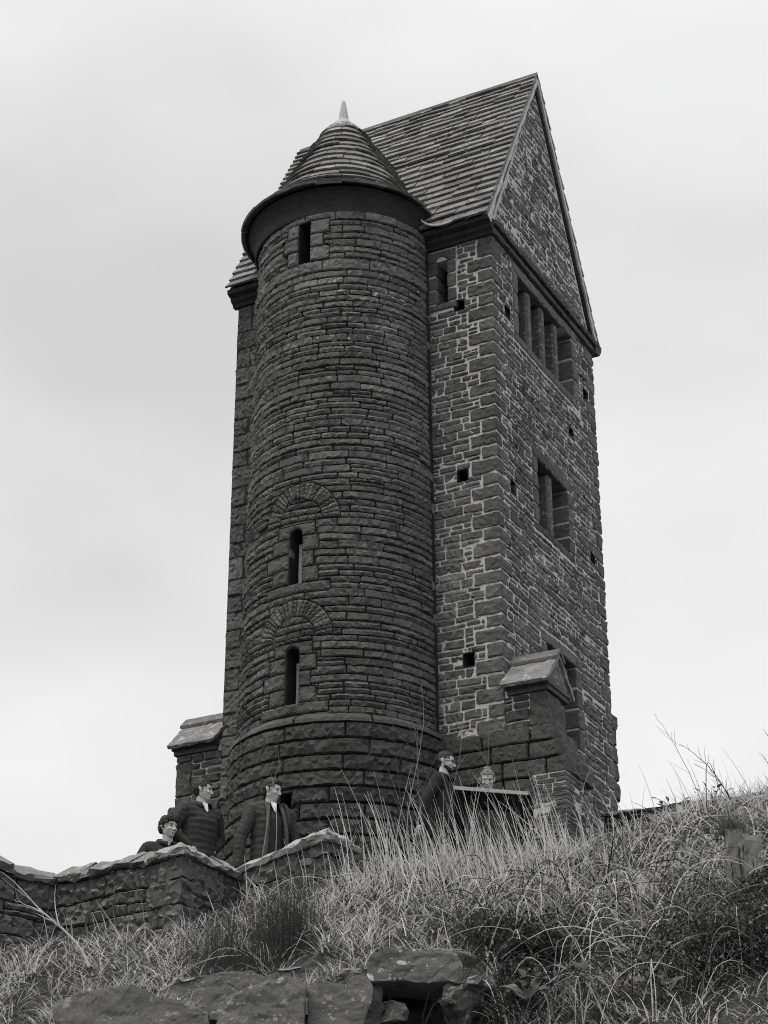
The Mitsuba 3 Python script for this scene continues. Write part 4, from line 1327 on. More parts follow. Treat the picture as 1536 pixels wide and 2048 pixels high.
def branching(key_name, label, cat, stem, r0, tone, seed, twigs=5, twig_len=0.2, r1=0.0015, group=None, spread=0.7, part='stem', twig_from=0.35):
    rb_ = np.random.default_rng(seed)
    key = thing(key_name, label, cat, group)
    v, f = stem_mesh(stem, r0, r1, 18, 5, 0.004, rb_)
    obj(part, (v, f), 'blade_mat', key, uv=tone_uv(len(v), tone))
    c = curve(in_site(stem), 40)
    for i in range(twigs):
        k = int(rb_.uniform(twig_from, 0.95) * 39)
        t = c[min(k + 1, 39)] - c[max(k - 1, 0)]
        t /= np.linalg.norm(t)
        sd = rb_.normal(0, 1, 3); sd -= t * (sd @ t); sd /= np.linalg.norm(sd)
        L = twig_len * rb_.uniform(0.5, 1.2)
        p = [c[k], c[k] + L * 0.5 * (t + spread * sd), c[k] + L * (t * 0.9 + spread * 1.1 * sd) + [0, 0, 0.02]]
        rr_ = np.interp(k / 39, [0, 1], [r0, r1])
        v, f = tube(curve(p, 7), np.linspace(rr_ * 0.7, 0.0012, 7), 4)
        obj('twig', (v, f), 'blade_mat', key, uv=tone_uv(len(v), tone * rb_.uniform(0.8, 1.2)))
    return key


branching('dead_branch', 'pale bare forked dead branch leaning left across the retaining wall', 'branch', [(-2.36, 15.6, -2.02), (-2.55, 15.6, -1.75), (-2.79, 15.6, -1.55), (-2.97, 15.6, -1.37), (-3.12, 15.55, -1.25)], 0.013, 0.7, 401, 5, 0.26)
branching('dead_branch', 'short pale fork of dead wood beside the longer leaning branch', 'branch', [(-2.73, 15.6, -1.60), (-2.88, 15.57, -1.53), (-3.0, 15.55, -1.49)], 0.007, 0.7, 402, 2, 0.1)
saplings = [
    ('tallest bare sapling with a thick grey stem left of the man in glasses', [(0.37, 17.3, -0.75), (0.34, 17.3, -0.2), (0.31, 17.3, 0.25), (0.36, 17.3, 0.95)], 0.014, 0.14, 8, 0.35),
    ('slim pale forked stem in front of the right side of the turret', [(0.26, 17.2, -0.75), (0.24, 17.2, -0.1), (0.33, 17.2, 0.35), (0.37, 17.2, 0.75), (0.36, 17.2, 1.0)], 0.006, 0.40, 4, 0.3),
    ('thin dark stem rising highest before the turret', [(0.22, 17.4, -0.7), (0.12, 17.4, 0.3), (0.02, 17.4, 1.2), (-0.10, 17.4, 2.05)], 0.0045, 0.11, 5, 0.2),
    ('thin stem between the sapling and the information board', [(0.62, 17.2, -0.7), (0.66, 17.2, 0.1), (0.72, 17.2, 0.55), (0.60, 17.2, 1.0)], 0.004, 0.30, 4, 0.25),
    ('wiry upright stem crossing the side wall beside the buttress', [(0.95, 17.2, -0.55), (0.96, 17.2, 0.2), (1.0, 17.2, 0.95)], 0.004, 0.26, 4, 0.2)]
for i, (lb, st, r0, tn, tw, tl) in enumerate(saplings):
    branching('sapling', lb, 'sapling', st, r0, tn, 410 + i, tw, tl)
branching('arching_stalk', 'pale jointed stalk arching over beside the young man in the open jacket', 'stalk', [(-1.10, 16.75, -0.95), (-1.04, 16.75, -0.5), (-0.99, 16.75, -0.1), (-0.94, 16.75, 0.06), (-0.82, 16.75, 0.13)], 0.006, 0.36, 420, 3, 0.12)
brambles = [
    ('slender whip rising highest against the sky at the far right', [(3.12, 18.0, -0.15), (2.95, 18.0, 0.4), (2.80, 18.0, 0.75), (2.65, 18.0, 1.02)], 0.004, 0.16, 5, 0.16),
    ('thick thorny bramble stem arching left against the sky', [(3.28, 17.5, -0.25), (3.18, 17.5, 0.10), (3.0, 17.5, 0.36), (2.79, 17.5, 0.53)], 0.008, 0.08, 8, 0.12),
    ('lower bramble stem below the thick thorny one', [(3.25, 17.4, -0.2), (3.1, 17.4, 0.15), (2.9, 17.4, 0.30)], 0.005, 0.10, 5, 0.12),
    ('hooped bramble stem bent double above the timber post', [(2.98, 17.2, -0.5), (2.96, 17.2, 0.0), (3.0, 17.2, 0.25), (3.08, 17.2, 0.0), (3.15, 17.2, -0.4)], 0.006, 0.12, 3, 0.1),
    ('knobbly bramble stem at the right edge of the view', [(3.55, 17.2, -0.3), (3.58, 17.2, 0.2), (3.6, 17.2, 0.62)], 0.007, 0.08, 6, 0.15),
    ('pale bowed bramble stem in front of the brick pier', [(1.75, 16.9, -0.7), (1.78, 16.9, -0.2), (1.92, 16.9, 0.14), (2.0, 16.9, 0.2)], 0.005, 0.40, 2, 0.1),
    ('thick pale broken stem leaning left below the brick pier', [(2.05, 16.5, -1.05), (1.92, 16.5, -0.65), (1.75, 16.5, -0.28)], 0.010, 0.40, 3, 0.15),
    ('black broken stick standing in the grass below the gable wall', [(1.85, 15.9, -1.25), (1.90, 15.9, -1.0), (1.97, 15.9, -0.72)], 0.012, 0.04, 1, 0.1),
    ('long dark bramble runner falling across the dark hollow', [(0.50, 14.2, -2.75), (0.72, 14.35, -2.35), (0.95, 14.6, -1.9), (1.15, 15.0, -1.45), (1.55, 15.5, -1.15)], 0.006, 0.05, 4, 0.2),
    ('pale bramble runner falling towards the front right of the bank', [(1.55, 16.0, -1.1), (1.75, 15.4, -1.45), (1.95, 14.9, -1.85), (2.15, 14.5, -2.35)], 0.007, 0.34, 4, 0.2),
    ('second pale runner curving down beside the first', [(1.85, 15.8, -1.15), (1.95, 15.2, -1.6), (2.2, 14.8, -1.9), (2.35, 14.5, -2.2)], 0.006, 0.36, 3, 0.2),
    ('pale runner leaning out over the broad leaved dock', [(1.35, 15.0, -1.8), (1.45, 14.6, -2.1), (1.55, 14.3, -2.6)], 0.006, 0.32, 2, 0.2)]
for i, (lb, st, r0, tn, tw, tl) in enumerate(brambles):
    branching('bramble', lb, 'bramble', st, r0, tn, 440 + i, tw, tl)
# a loose scatter of fallen dark and pale sticks in the grass
rs_ = np.random.default_rng(470)
ms = []
for i in range(330):
    x, d = rs_.uniform(-3.4, 4.2), rs_.uniform(14.6, 17.0)
    if x < -0.5 and d > 16.3:
        continue
    a, L = rs_.uniform(0, 6.28), rs_.uniform(0.25, 0.8)
    dx, dd = math.cos(a) * L, math.sin(a) * L * 0.6
    p = [(x, d, float(land_h(x, d)) + 0.05), (x + dx / 2, d + dd / 2, float(land_h(x + dx / 2, d + dd / 2)) + rs_.uniform(0.06, 0.2)), (x + dx, d + dd, float(land_h(x + dx, d + dd)) + rs_.uniform(0.02, 0.3))]
    v, f = stem_mesh(p, rs_.uniform(0.0025, 0.0055), 0.0016, 9, 4)
    ms.append((v, f, tone_uv(len(v), rs_.choice([0.05, 0.07, 0.5, 0.75, 0.85]))))
for i in range(330):
    x, d = rs_.uniform(0.6, 3.6), rs_.uniform(13.7, 16.4)
    a, L = rs_.uniform(0, 6.28), rs_.uniform(0.35, 1.1)
    dx, dd = math.cos(a) * L, math.sin(a) * L * 0.4
    z0_, z1_ = float(land_h(x, d)) + 0.02, float(land_h(x + dx, d + dd))
    p = [(x, d, z0_), (x + dx * 0.45, d + dd * 0.5, max(z0_, z1_) + rs_.uniform(0.12, 0.40)), (x + dx, d + dd, z1_ + rs_.uniform(0.0, 0.25))]
    v, f = stem_mesh(p, rs_.uniform(0.003, 0.0065), 0.002, 10, 4, 0.006, rs_)
    ms.append((v, f, tone_uv(len(v), rs_.choice([0.05, 0.08, 0.25, 0.6, 0.85]))))
v, f, u = cat_meshes(ms)
obj('fallen_twigs', (v, f), 'blade_mat', uv=u)
labels['fallen_twigs'] = {'label': 'fallen twigs and broken stems strewn through the grass', 'category': 'twigs', 'kind': 'stuff'}


def clump(label, x, d, w, h, n, tone, seed, lean=0.10):
    rc = np.random.default_rng(seed)
    key = thing('heather_clump', label, 'heather')
    px_, pd_ = x + rc.normal(0, w / 2.4, n), d + rc.normal(0, 0.14, n)
    b = blades(px_, pd_, rc.uniform(0.5, 1.0, n) * h, np.abs(rc.normal(0, lean, n)), rc.uniform(0, 6.28, n), rc.uniform(0.0028, 0.0048, n), rc.uniform(0.6, 1.4, n) * tone, rc, bend=0.1, seg=5)
    m = n * 3
    i = rc.integers(0, n, m)
    t = rc.uniform(0.2, 1.0, m)
    zz = land_h(px_[i], pd_[i]) + t * h * 0.85
    b2_ = blades(px_[i], pd_[i], rc.uniform(0.02, 0.06, m), rc.uniform(0.2, 1.0, m), rc.uniform(0, 6.28, m), rc.uniform(0.003, 0.005, m), rc.uniform(0.5, 1.5, m) * tone, rc, bend=0.3, seg=2, z=zz)
    obj('stems', b[:2], 'blade_mat', key, uv=b[2], kind='stuff')
    obj('sprigs', b2_[:2], 'blade_mat', key, uv=b2_[2], kind='stuff')


clump('biggest dark upright heather clump, below the sloping pale coping stone', -0.82, 15.75, 0.36, 0.62, 620, 0.085, 500)
clump('smaller dark heather clump left of the big one', -1.38, 15.9, 0.30, 0.52, 260, 0.11, 501)
clump('low dark heather tuft overhanging the slab at the foot of the bank', -1.15, 15.35, 0.55, 0.22, 600, 0.05, 502, 0.5)
clump('dark heather tuft above the lichen spotted block', 0.75, 15.5, 0.5, 0.26, 500, 0.06, 503, 0.5)


def leaf_mesh(c, direction, up, L, W, rng, curl=0.25, n=6):
    """A broad leaf with a folded midrib and a turned-down tip."""
    direction = direction / np.linalg.norm(direction)
    side = np.cross(direction, up); side /= np.linalg.norm(side) + 1e-9
    nn = np.cross(side, direction)
    vs = []
    for k in range(n + 1):
        t = k / n
        w = W / 2 * math.sin(math.pi * min(1.0, (t * 0.93 + 0.05))) ** 0.75
        p = c + direction * L * t - nn * L * curl * t * t
        vs += [p + side * w + nn * w * 0.35, p, p - side * w + nn * w * 0.35]
    f = []
    for k in range(n):
        a = 3 * k
        f += [(a, a + 1, a + 4, a + 3), (a + 1, a + 2, a + 5, a + 4)]
    f = np.array(f)
    return np.array(vs), np.vstack([f[:, [0, 1, 2]], f[:, [0, 2, 3]]])


def leafy(label, x, d, n, L, seed, tone=0.13, z=None):
    rl = np.random.default_rng(seed)
    key = thing('leafy_plant', label, 'plant')
    z0 = float(land_h(x, d)) if z is None else z
    o = G(x, d, z0)
    for i in range(n):
        a = rl.uniform(0, 6.28)
        el = rl.uniform(0.2, 1.1)
        hd = math.cos(a) * RV + math.sin(a) * FV
        L1 = rl.uniform(0.05, 0.22)
        tip = o + hd * L1 * 0.7 + np.array([0, 0, L1])
        v, f = tube(curve([o, o + hd * L1 * 0.2 + np.array([0, 0, L1 * 0.7]), tip], 6), [0.003] * 6, 4)
        st = obj('stalk', (v, f), 'blade_mat', key, uv=tone_uv(len(v), 0.08))
        dr_ = hd * math.cos(el) + np.array([0, 0, math.sin(el)]) - FV * 0.3
        v, f = leaf_mesh(tip, dr_, np.array([0, 0, 1.0]) - 0.6 * FV, L * rl.uniform(0.7, 1.2), L * rl.uniform(0.5, 0.72), rl)
        obj('leaf', (v, f), 'blade_mat', key, smooth=True, uv=tone_uv(len(v), tone * rl.uniform(0.7, 1.4)))
    return key


leafy('broad leaved dock with the largest rounded leaves right of the dark hollow', 1.02, 13.85, 14, 0.115, 520, 0.2, z=-2.72)
leafy('broad leaved plant under the pale runners', 1.42, 13.9, 10, 0.09, 521, 0.2, z=-2.60)
leafy('leafy plant with one upright rounded leaf at the middle right', 1.86, 13.95, 10, 0.095, 522, 0.2, z=-2.48)
leafy('low leafy plant lowest in the front right', 1.93, 13.75, 12, 0.09, 523, 0.2, z=-2.72)
leafy('small round leaved ivy growing on the boundary wall', 3.0, 19.6, 16, 0.075, 524, 0.10, z=0.45)
leafy('ivy tuft beside the bramble stems on the boundary wall', 3.4, 19.3, 12, 0.07, 525, 0.10, z=0.45)


def fern(label, x, d, z, n, L, seed, tone):
    rf = np.random.default_rng(seed)
    key = thing('fern', label, 'fern')
    for i in range(n):
        a = rf.uniform(math.pi * 0.9, 2.1 * math.pi)
        hd = math.cos(a) * RV + math.sin(a) * FV
        l = L * rf.uniform(0.7, 1.1)
        o = G(x, d, z)
        c = curve([o, o + hd * l * 0.4 + [0, 0, l * 0.25], o + hd * l * 0.95 + [0, 0, l * rf.uniform(-0.1, 0.1)]], 16)
        v, f = tube(c, np.linspace(0.003, 0.001, 16), 4)
        ms = [(v, f, tone_uv(len(v), tone))]
        for k in range(2, 16):
            t = c[k] - c[k - 1]; t /= np.linalg.norm(t)
            sd = np.cross(t, [0, 0, 1.0]); sd /= np.linalg.norm(sd)
            w = 0.32 * l * math.sin(math.pi * (k / 17)) ** 0.8
            for sg in (1, -1):
                v, f = leaf_mesh(c[k], sg * sd + 0.35 * t, np.array([0, 0, 1.0]), w, 0.018, rf, 0.2, 3)
                ms.append((v, f, tone_uv(len(v), tone * rf.uniform(0.7, 1.3))))
        v, f, u = cat_meshes(ms)
        obj('frond', (v, f), 'blade_mat', key, uv=u)


fern('dark fern hanging in the shaded hollow of the bank on the right', 1.12, 14.9, -2.1, 9, 0.34, 540, 0.06)
fern('pale small fern at the mouth of the dark hollow under the block', 0.42, 14.3, -2.62, 4, 0.2, 541, 0.2)


def bush(label, x, d, w, dd, h, n, seed, tone, leaf=0.026):
    """A dense twiggy shrub: many thin stems and small leaves through its volume."""
    rb_ = np.random.default_rng(seed)
    key = thing('shrub', label, 'shrub')
    ns = n // 40
    bx, bd = x + rb_.uniform(-w, w, ns) * 0.8, d + rb_.uniform(-dd, dd, ns) * 0.8
    ms = []
    for i in range(ns):
        zb = float(land_h(bx[i], bd[i]))
        L = h * rb_.uniform(0.55, 1.1)
        p = [(bx[i], bd[i], zb), (bx[i] + rb_.normal(0, 0.05), bd[i] + rb_.normal(0, 0.05), zb + L * 0.5), (bx[i] + rb_.normal(0, 0.13), bd[i] + rb_.normal(0, 0.1), zb + L)]
        v, f = stem_mesh(p, rb_.uniform(0.002, 0.004), 0.001, 8, 3)
        ms.append((v, f, tone_uv(len(v), rb_.choice([0.06, 0.12, 0.4]))))
    v, f, u = cat_meshes(ms)
    obj('stems', (v, f), 'blade_mat', key, uv=u, kind='stuff')
    px_, pd_ = x + rb_.normal(0, 0.5, n) * w, d + rb_.normal(0, 0.5, n) * dd
    lump = meshkit.fbm(np.stack([px_ * 3.5, pd_ * 3.5, 0 * px_ + seed], -1), 3, seed)
    t = rb_.uniform(0.05, 1.0, n) ** 0.8
    zz = land_h(px_, pd_) + t * h * np.clip(0.3 + 1.3 * lump, 0.2, 1.1)
    b = blades(px_, pd_, rb_.uniform(0.6, 1.5, n) * leaf, rb_.uniform(0.3, 1.6, n), rb_.uniform(0, 6.28, n), rb_.uniform(0.5, 0.9, n) * leaf, rb_.choice([0.25, 0.5, 1.0, 1.6, 3.6], n, p=[0.3, 0.27, 0.22, 0.13, 0.08]) * tone, rb_, bend=0.3, seg=2, z=zz)
    obj('leaves', b[:2], 'blade_mat', key, uv=b[2], kind='stuff')


bush('large dark twiggy shrub filling the lower right corner', 2.6, 14.2, 0.75, 0.5, 0.46, 13000, 560, 0.11)
bush('dark low shrub at the foot of the timber post', 2.95, 14.95, 0.4, 0.2, 0.26, 4500, 561, 0.10)
bush('dark undergrowth shrub above the hanging fern', 1.10, 15.15, 0.42, 0.28, 0.24, 4500, 562, 0.08)
bush('low dark shrub between the lichen spotted block and the dock', 0.95, 14.35, 0.35, 0.35, 0.30, 3500, 563, 0.08)

# weathered timber post
post = thing('timber_post', 'weathered split timber post with a grass tuft on its broken top', 'post')
rp = np.random.default_rng(580)
for i, (x0, x1, zt) in enumerate(((2.72, 2.84, -1.03), (2.845, 2.99, -1.07))):
    c = CS([[(x0, -0.09), (x1, -0.10), (x1, 0.09), (x0, 0.08)]]).extrude(1.0).refine_to_length(0.06)
    v, f = man(c)
    v = v + rp.normal(0, 0.007, v.shape) * [1, 1, 0.3]
    v[:, 2] = zt - 1.0 + v[:, 2] + 0.04 * (meshkit.noise(v * 22 + i, 4) - 0.5) * (v[:, 2] > 0.9)
    P = np.array([CAM[0], CAM[1], 0]) + (v[:, :1] + 0.05 * (v[:, 2:] + 1.5)) * RV + (15.2 + v[:, 1:2]) * FV
    P[:, 2] = v[:, 2]
    obj('plank', (P, f), 'timber_mat', post)
n = 420
b = blades(2.79 + rp.normal(0, 0.06, n), 15.2 + rp.normal(0, 0.05, n), rp.uniform(0.05, 0.24, n), np.abs(rp.normal(0.2, 0.25, n)), rp.uniform(0, 6.28, n), rp.uniform(0.003, 0.005, n), rp.uniform(0.05, 0.22, n), rp, bend=0.4, seg=4, z=np.full(n, -1.05))
obj('grass_tuft', b[:2], 'blade_mat', post, uv=b[2], kind='stuff')

# straw tussock by the dead branch
tus = thing('grass_tussock', 'straw tussock slumped open at the foot of the dead branch', 'grass')
n = 700
a = rp.normal(-math.pi / 2, 0.9, n)
b = blades(-2.30 + rp.normal(0, 0.05, n), 15.5 + rp.normal(0, 0.05, n), rp.uniform(0.15, 0.38, n), np.abs(rp.normal(0.8, 0.35, n)), a, rp.uniform(0.004, 0.008, n), rp.uniform(0.12, 0.55, n), rp, bend=1.1, seg=5, z=land_h(-2.30, 15.5) + rp.uniform(0, 0.12, n))
obj('blades', b[:2], 'blade_mat', tus, uv=b[2], kind='stuff')
tus = thing('grass_tussock', 'dark centred straw tussock at the lower left corner of the bank', 'grass')
b = blades(-2.75 + rp.normal(0, 0.06, n), 14.95 + rp.normal(0, 0.06, n), rp.uniform(0.12, 0.32, n), np.abs(rp.normal(0.7, 0.35, n)), rp.uniform(0, 6.28, n), rp.uniform(0.004, 0.007, n), rp.uniform(0.08, 0.4, n), rp, bend=1.2, seg=5, z=land_h(-2.75, 14.95) + rp.uniform(0, 0.08, n))
obj('blades', b[:2], 'blade_mat', tus, uv=b[2], kind='stuff')

# ------------------------------------------------------------------ information board
brd = thing('information_board', 'dark lectern style information board in front of the woman with tied back hair', 'sign')


def site_box(p0, p1, p2, th, name, mat, parent, **kw):
    """A slab from three corners (origin, along, up) with a thickness."""
    a, u_, w_ = np.array(p0), np.array(p1) - p0, np.array(p2) - p0
    n_ = np.cross(u_, w_); n_ = n_ / np.linalg.norm(n_) * th
    c = np.array([a + i * u_ + k * w_ + m * n_ for i in (0, 1) for k in (0, 1) for m in (0, 1)])
    return obj(name, man(m3.Manifold.hull_points(c)), mat, parent, **kw)


tl, tr = G(0.69, 18.45, 0.405), G(1.425, 18.60, 0.395)
bl, br_ = G(0.72, 18.86, 0.06), G(1.40, 19.0, 0.03)
site_box(tl, tr, bl, 0.02, 'panel', 'black_mat', brd)
e = (tr - tl) / np.linalg.norm(tr - tl)
up_ = np.array([0, 0, 1.0])
site_box(tl - e * 0.005 - FV * 0.022 - up_ * 0.018, tr + e * 0.005 - FV * 0.022 - up_ * 0.018, tl - e * 0.005 - FV * 0.022 + up_ * 0.018, -0.02, 'rim', 'pale_frame_mat', brd, label='pale metal rim along the upper edge')
for t in (0.18, 0.82):
    a = tl + (tr - tl) * t + FV * 0.16 - up_ * 0.18
    v, f = tube([a, a - up_ * 1.1], [0.035, 0.035], 4)
    obj('leg', (v, f), 'black_mat', brd)
site_box(tl + e * 0.12 + FV * 0.13 - up_ * 0.16, tr - e * 0.14 + FV * 0.13 - up_ * 0.16, tl + e * 0.12 + FV * 0.13 - up_ * 0.52, 0.03, 'brace', 'black_mat', brd)


# ------------------------------------------------------------------ people
def person(label, x, d, zfoot, height, body_yaw, head_yaw, head_pitch=0.0, hair='short', hair_mat='hair_mat', jacket='puffer', jacket_tone=0.035, lean=0.0, seed=1, glasses=False, beard=False, open_front=False,
           arms=None, female=False, backpack=False):
    """A standing figure. Local frame: x forward, y to the figure's left, z up, metres for a height of 1.75. Yaw 0 faces right along the site's cross axis, positive turns away up the line of approach."""
    rp_ = np.random.default_rng(seed)
    key = thing('person', label, 'person')
    S = height / 1.75

    def put(v, yaw=body_yaw):
        v = np.array(v, float) * S
        c, s = math.cos(yaw), math.sin(yaw)
        hx, hy = v[:, 0] * c - v[:, 1] * s, v[:, 0] * s + v[:, 1] * c
        P = np.array([CAM[0], CAM[1], 0]) + (x + hx)[:, None] * RV + (d + hy)[:, None] * FV
        P[:, 2] = zfoot + v[:, 2]
        return P

    la = lambda p: np.array([p[0] + lean * max(0, p[2] - 0.95), p[1], p[2] - 0.25 * lean * max(0, p[2] - 0.95) * abs(lean)])   # lean from the hips
    sh, wd = (0.17, 0.9) if female else (0.195, 1.0)
    if arms is None:
        arms = {1: ((0.02, 0.27, 1.15), (0.16, 0.20, 0.97)), -1: ((0.02, -0.27, 1.15), (0.16, -0.20, 0.97))}
    neck0, head_c = la((0.0, 0, 1.46)), la((0.035, 0, 1.63))
    J = {'pelvis': la((0, 0, 0.95)), 'waist': la((0, 0, 1.10)), 'chest': la((0.0, 0, 1.30))}
    # ---- one continuous skin body
    parts = [bone(J['pelvis'], (0.11, 0.14, 0.10), J['waist'], (0.095, 0.125, 0.1)), bone(J['waist'], (0.095, 0.125, 0.1), J['chest'], (0.11, 0.15 * wd, 0.12)),
             bone(J['chest'], (0.09, 0.13, 0.1), neck0, 0.06), bone(neck0, 0.058, head_c + [-0.015, 0, -0.06], 0.052)]
    hands = {}
    for s in (1, -1):
        hip, knee, ank = (0, 0.09 * s, 0.92), (0.02, 0.10 * s, 0.50), (-0.01, 0.105 * s, 0.09)
        parts += [bone(hip, 0.085, knee, 0.055), bone(knee, 0.055, ank, 0.038), bone(ank, 0.038, (0.15, 0.12 * s, 0.03), 0.03)]
        sho = la((0, sh * s, 1.40))
        elb, wri = np.array(arms[s][0]), np.array(arms[s][1])
        elb, wri = la(elb), la(wri)
        parts += [bone(J['chest'] + [0, 0.1 * s, 0.06], 0.065, sho, 0.055), bone(sho, 0.052, elb, 0.038), bone(elb, 0.036, wri, 0.026)]
        f_ = (wri - elb) / np.linalg.norm(wri - elb)
        sd = np.cross(f_, [0, 0, 1.0]) if abs(f_[2]) < 0.9 else np.cross(f_, [1.0, 0, 0])
        sd /= np.linalg.norm(sd)
        nn = np.cross(sd, f_)
        palm = wri + f_ * 0.075
        parts.append(hull(sphere(wri, 0.026), sphere(wri + f_ * 0.03 + sd * 0.02, 0.018), sphere(palm + sd * 0.03, 0.014), sphere(palm - sd * 0.03, 0.014)))
        for q, (off, ln) in enumerate(((0.030, 0.066), (0.011, 0.076), (-0.011, 0.072), (-0.031, 0.055))):
            r0_ = palm + sd * off
            k1 = r0_ + f_ * ln * 0.5 + nn * -0.010
            k2 = k1 + f_ * ln * 0.28 + nn * -0.028
            parts += [bone(r0_, 0.010, k1, 0.009, 8), bone(k1, 0.009, k2, 0.008, 8)]
        t0 = wri + f_ * 0.03 + sd * 0.024
        parts += [bone(t0, 0.012, t0 + f_ * 0.035 + sd * 0.022 - nn * 0.012, 0.010, 8), bone(t0 + f_ * 0.035 + sd * 0.022 - nn * 0.012, 0.010, t0 + f_ * 0.062 + sd * 0.022 - nn * 0.026, 0.008, 8)]
        hands[s] = palm
    v, f = blob(parts, 0.02, 4)

    # ---- head in its own frame, then turned on the neck
    def hd(v):
        v = np.array(v, float) * 0.92 + np.array([0, 0, -0.008])
        cp, sp = math.cos(head_pitch), math.sin(head_pitch)
        X_, Z_ = v[:, 0] * cp + v[:, 2] * sp, -v[:, 0] * sp + v[:, 2] * cp
        ry = head_yaw - body_yaw
        c, s = math.cos(ry), math.sin(ry)
        return np.stack([head_c[0] + X_ * c - v[:, 1] * s, head_c[1] + X_ * s + v[:, 1] * c, head_c[2] + Z_], 1)
    H = [sphere((-0.012, 0, 0.035), (0.100, 0.078, 0.092), 24), hull(sphere((0.045, 0, -0.01), (0.045, 0.062, 0.05), 16), sphere((0.055, 0, -0.088), (0.022, 0.026, 0.018), 12), sphere((-0.01, 0.045, -0.055), 0.018), sphere((-0.01, -0.045, -0.055), 0.018), sphere((-0.01, 0, 0.0), (0.06, 0.07, 0.05), 16)),
         hull(sphere((0.083, 0, 0.018), 0.009, 10), sphere((0.108, 0, -0.030), 0.0095, 10), sphere((0.088, 0.014, -0.034), 0.008, 10), sphere((0.088, -0.014, -0.034), 0.008, 10)),
         hull(sphere((0.076, 0.032, 0.030), 0.014, 10), sphere((0.080, 0, 0.027), 0.014, 10)), hull(sphere((0.076, -0.032, 0.030), 0.014, 10), sphere((0.080, 0, 0.027), 0.014, 10)),
         sphere((0.066, 0.036, -0.022), (0.018, 0.022, 0.018), 10), sphere((0.066, -0.036, -0.022), (0.018, 0.022, 0.018), 10),
         hull(sphere((0.083, 0.012, -0.060), (0.007, 0.012, 0.006), 10), sphere((0.083, -0.012, -0.060), (0.007, 0.012, 0.006), 10)), hull(sphere((0.080, 0.01, -0.072), (0.008, 0.012, 0.006), 10), sphere((0.080, -0.01, -0.072), (0.008, 0.012, 0.006), 10))]
    for s in (1, -1):
        H.append(hull(sphere((-0.012, 0.079 * s, 0.012), (0.016, 0.007, 0.022), 10), sphere((-0.022, 0.088 * s, 0.018), (0.012, 0.004, 0.022), 10), sphere((-0.004, 0.078 * s, -0.018), (0.007, 0.005, 0.009), 10)))
    hv, hf = blob(H, 0.009, 3)
    body = (np.vstack([put(v), put(hd(hv))]), np.vstack([f, hf + len(v)]))
    # join head and body as one surface
    try:
        A_ = m3.Manifold(m3.Mesh(np.asarray(put(v), np.float32), np.asarray(f, np.uint32)))
        B_ = m3.Manifold(m3.Mesh(np.asarray(put(hd(hv)), np.float32), np.asarray(hf, np.uint32)))
        q_ = man(A_ + B_)
        if len(q_[1]) > 500:
            body = q_
    except Exception:
        pass
    obj('body', body, 'skin_mat', key, smooth=True)
    hp = lambda v: put(hd(v))
    # eyes, brows, mouth
    for s in (1, -1):
        v, f = man(sphere((0.0765, 0.031 * s, 0.008), (0.009, 0.015, 0.0065), 10))
        obj('eye', (hp(v), f), 'black_mat', key, smooth=True)
        v, f = man(hull(sphere((0.089, 0.016 * s, 0.028), (0.006, 0.006, 0.004), 8), sphere((0.080, 0.047 * s, 0.030), (0.006, 0.006, 0.0035), 8)))
        obj('eyebrow', (hp(v), f), hair_mat, key, smooth=True)
    v, f = man(sphere((0.0865, 0, -0.066), (0.006, 0.022, 0.003), 10))
    obj('mouth', (hp(v), f), 'dark_wood_mat', key, smooth=True)
    # hair: a shell over the skull, cut back from the face and neck
    if hair == 'tied':
        shell = sphere((-0.014, 0, 0.042), (0.108, 0.086, 0.096), 32)
        shell = shell - mbox(0.045, 0.3, -0.2, 0.2, -0.3, 0.075) - mbox(-0.02, 0.3, -0.2, 0.2, -0.3, 0.02) - mbox(-0.3, 0.3, -0.2, 0.2, -0.3, -0.06)
        shell = shell + sphere((-0.06, 0, 0.135), (0.045, 0.045, 0.035), 16)
    else:
        top = {'short': (0.112, 0.088, 0.114), 'quiff': (0.113, 0.087, 0.118), 'curly': (0.116, 0.095, 0.114), 'cropped': (0.104, 0.081, 0.100)}[hair]
        shell = sphere((-0.014, 0, 0.040), top, 32)
        if hair == 'curly':
            shell = shell + hull(sphere((0.062, 0.045, 0.088), 0.03), sphere((0.070, -0.045, 0.085), 0.03), sphere((0.03, 0, 0.115), 0.03))
        if hair == 'quiff':
            shell = shell + hull(sphere((0.070, 0.04, 0.098), 0.022), sphere((0.070, -0.04, 0.098), 0.022), sphere((0.02, 0, 0.125), 0.03))
        shell = shell - mbox(0.052 if hair != 'curly' else 0.06, 0.3, -0.2, 0.2, -0.3, 0.075 if hair != 'curly' else 0.062) - mbox(0.008, 0.3, -0.2, 0.2, -0.3, 0.036) - mbox(-0.035, 0.3, -0.2, 0.2, -0.3, -0.01) - mbox(-0.3, 0.3, -0.2, 0.2, -0.3, -0.05)
    v, f = man(shell.refine_to_length(0.012))
    v = v + 0.018 * (meshkit.noise(v * 55 + seed, 2) - 0.5)[:, None] * (v / (np.linalg.norm(v, axis=1, keepdims=True) + 1e-9)) * (2.4 if hair == 'curly' else 1.0)
    obj('hair', (hp(v), f), hair_mat, key, smooth=50)
    if beard:
        bd_ = hull(sphere((0.058, 0, -0.086), (0.030, 0.034, 0.024), 14), sphere((0.01, 0.05, -0.045), 0.020), sphere((0.01, -0.05, -0.045), 0.020), sphere((0.066, 0, -0.062), (0.022, 0.034, 0.014), 12))
        v, f = man((bd_ - sphere((0.085, 0, -0.064), (0.02, 0.02, 0.006), 10)).refine_to_length(0.012))
        v = v + rp_.normal(0, 0.0015, v.shape)
        obj('beard', (hp(v), f), 'hair_mat', key, smooth=50)
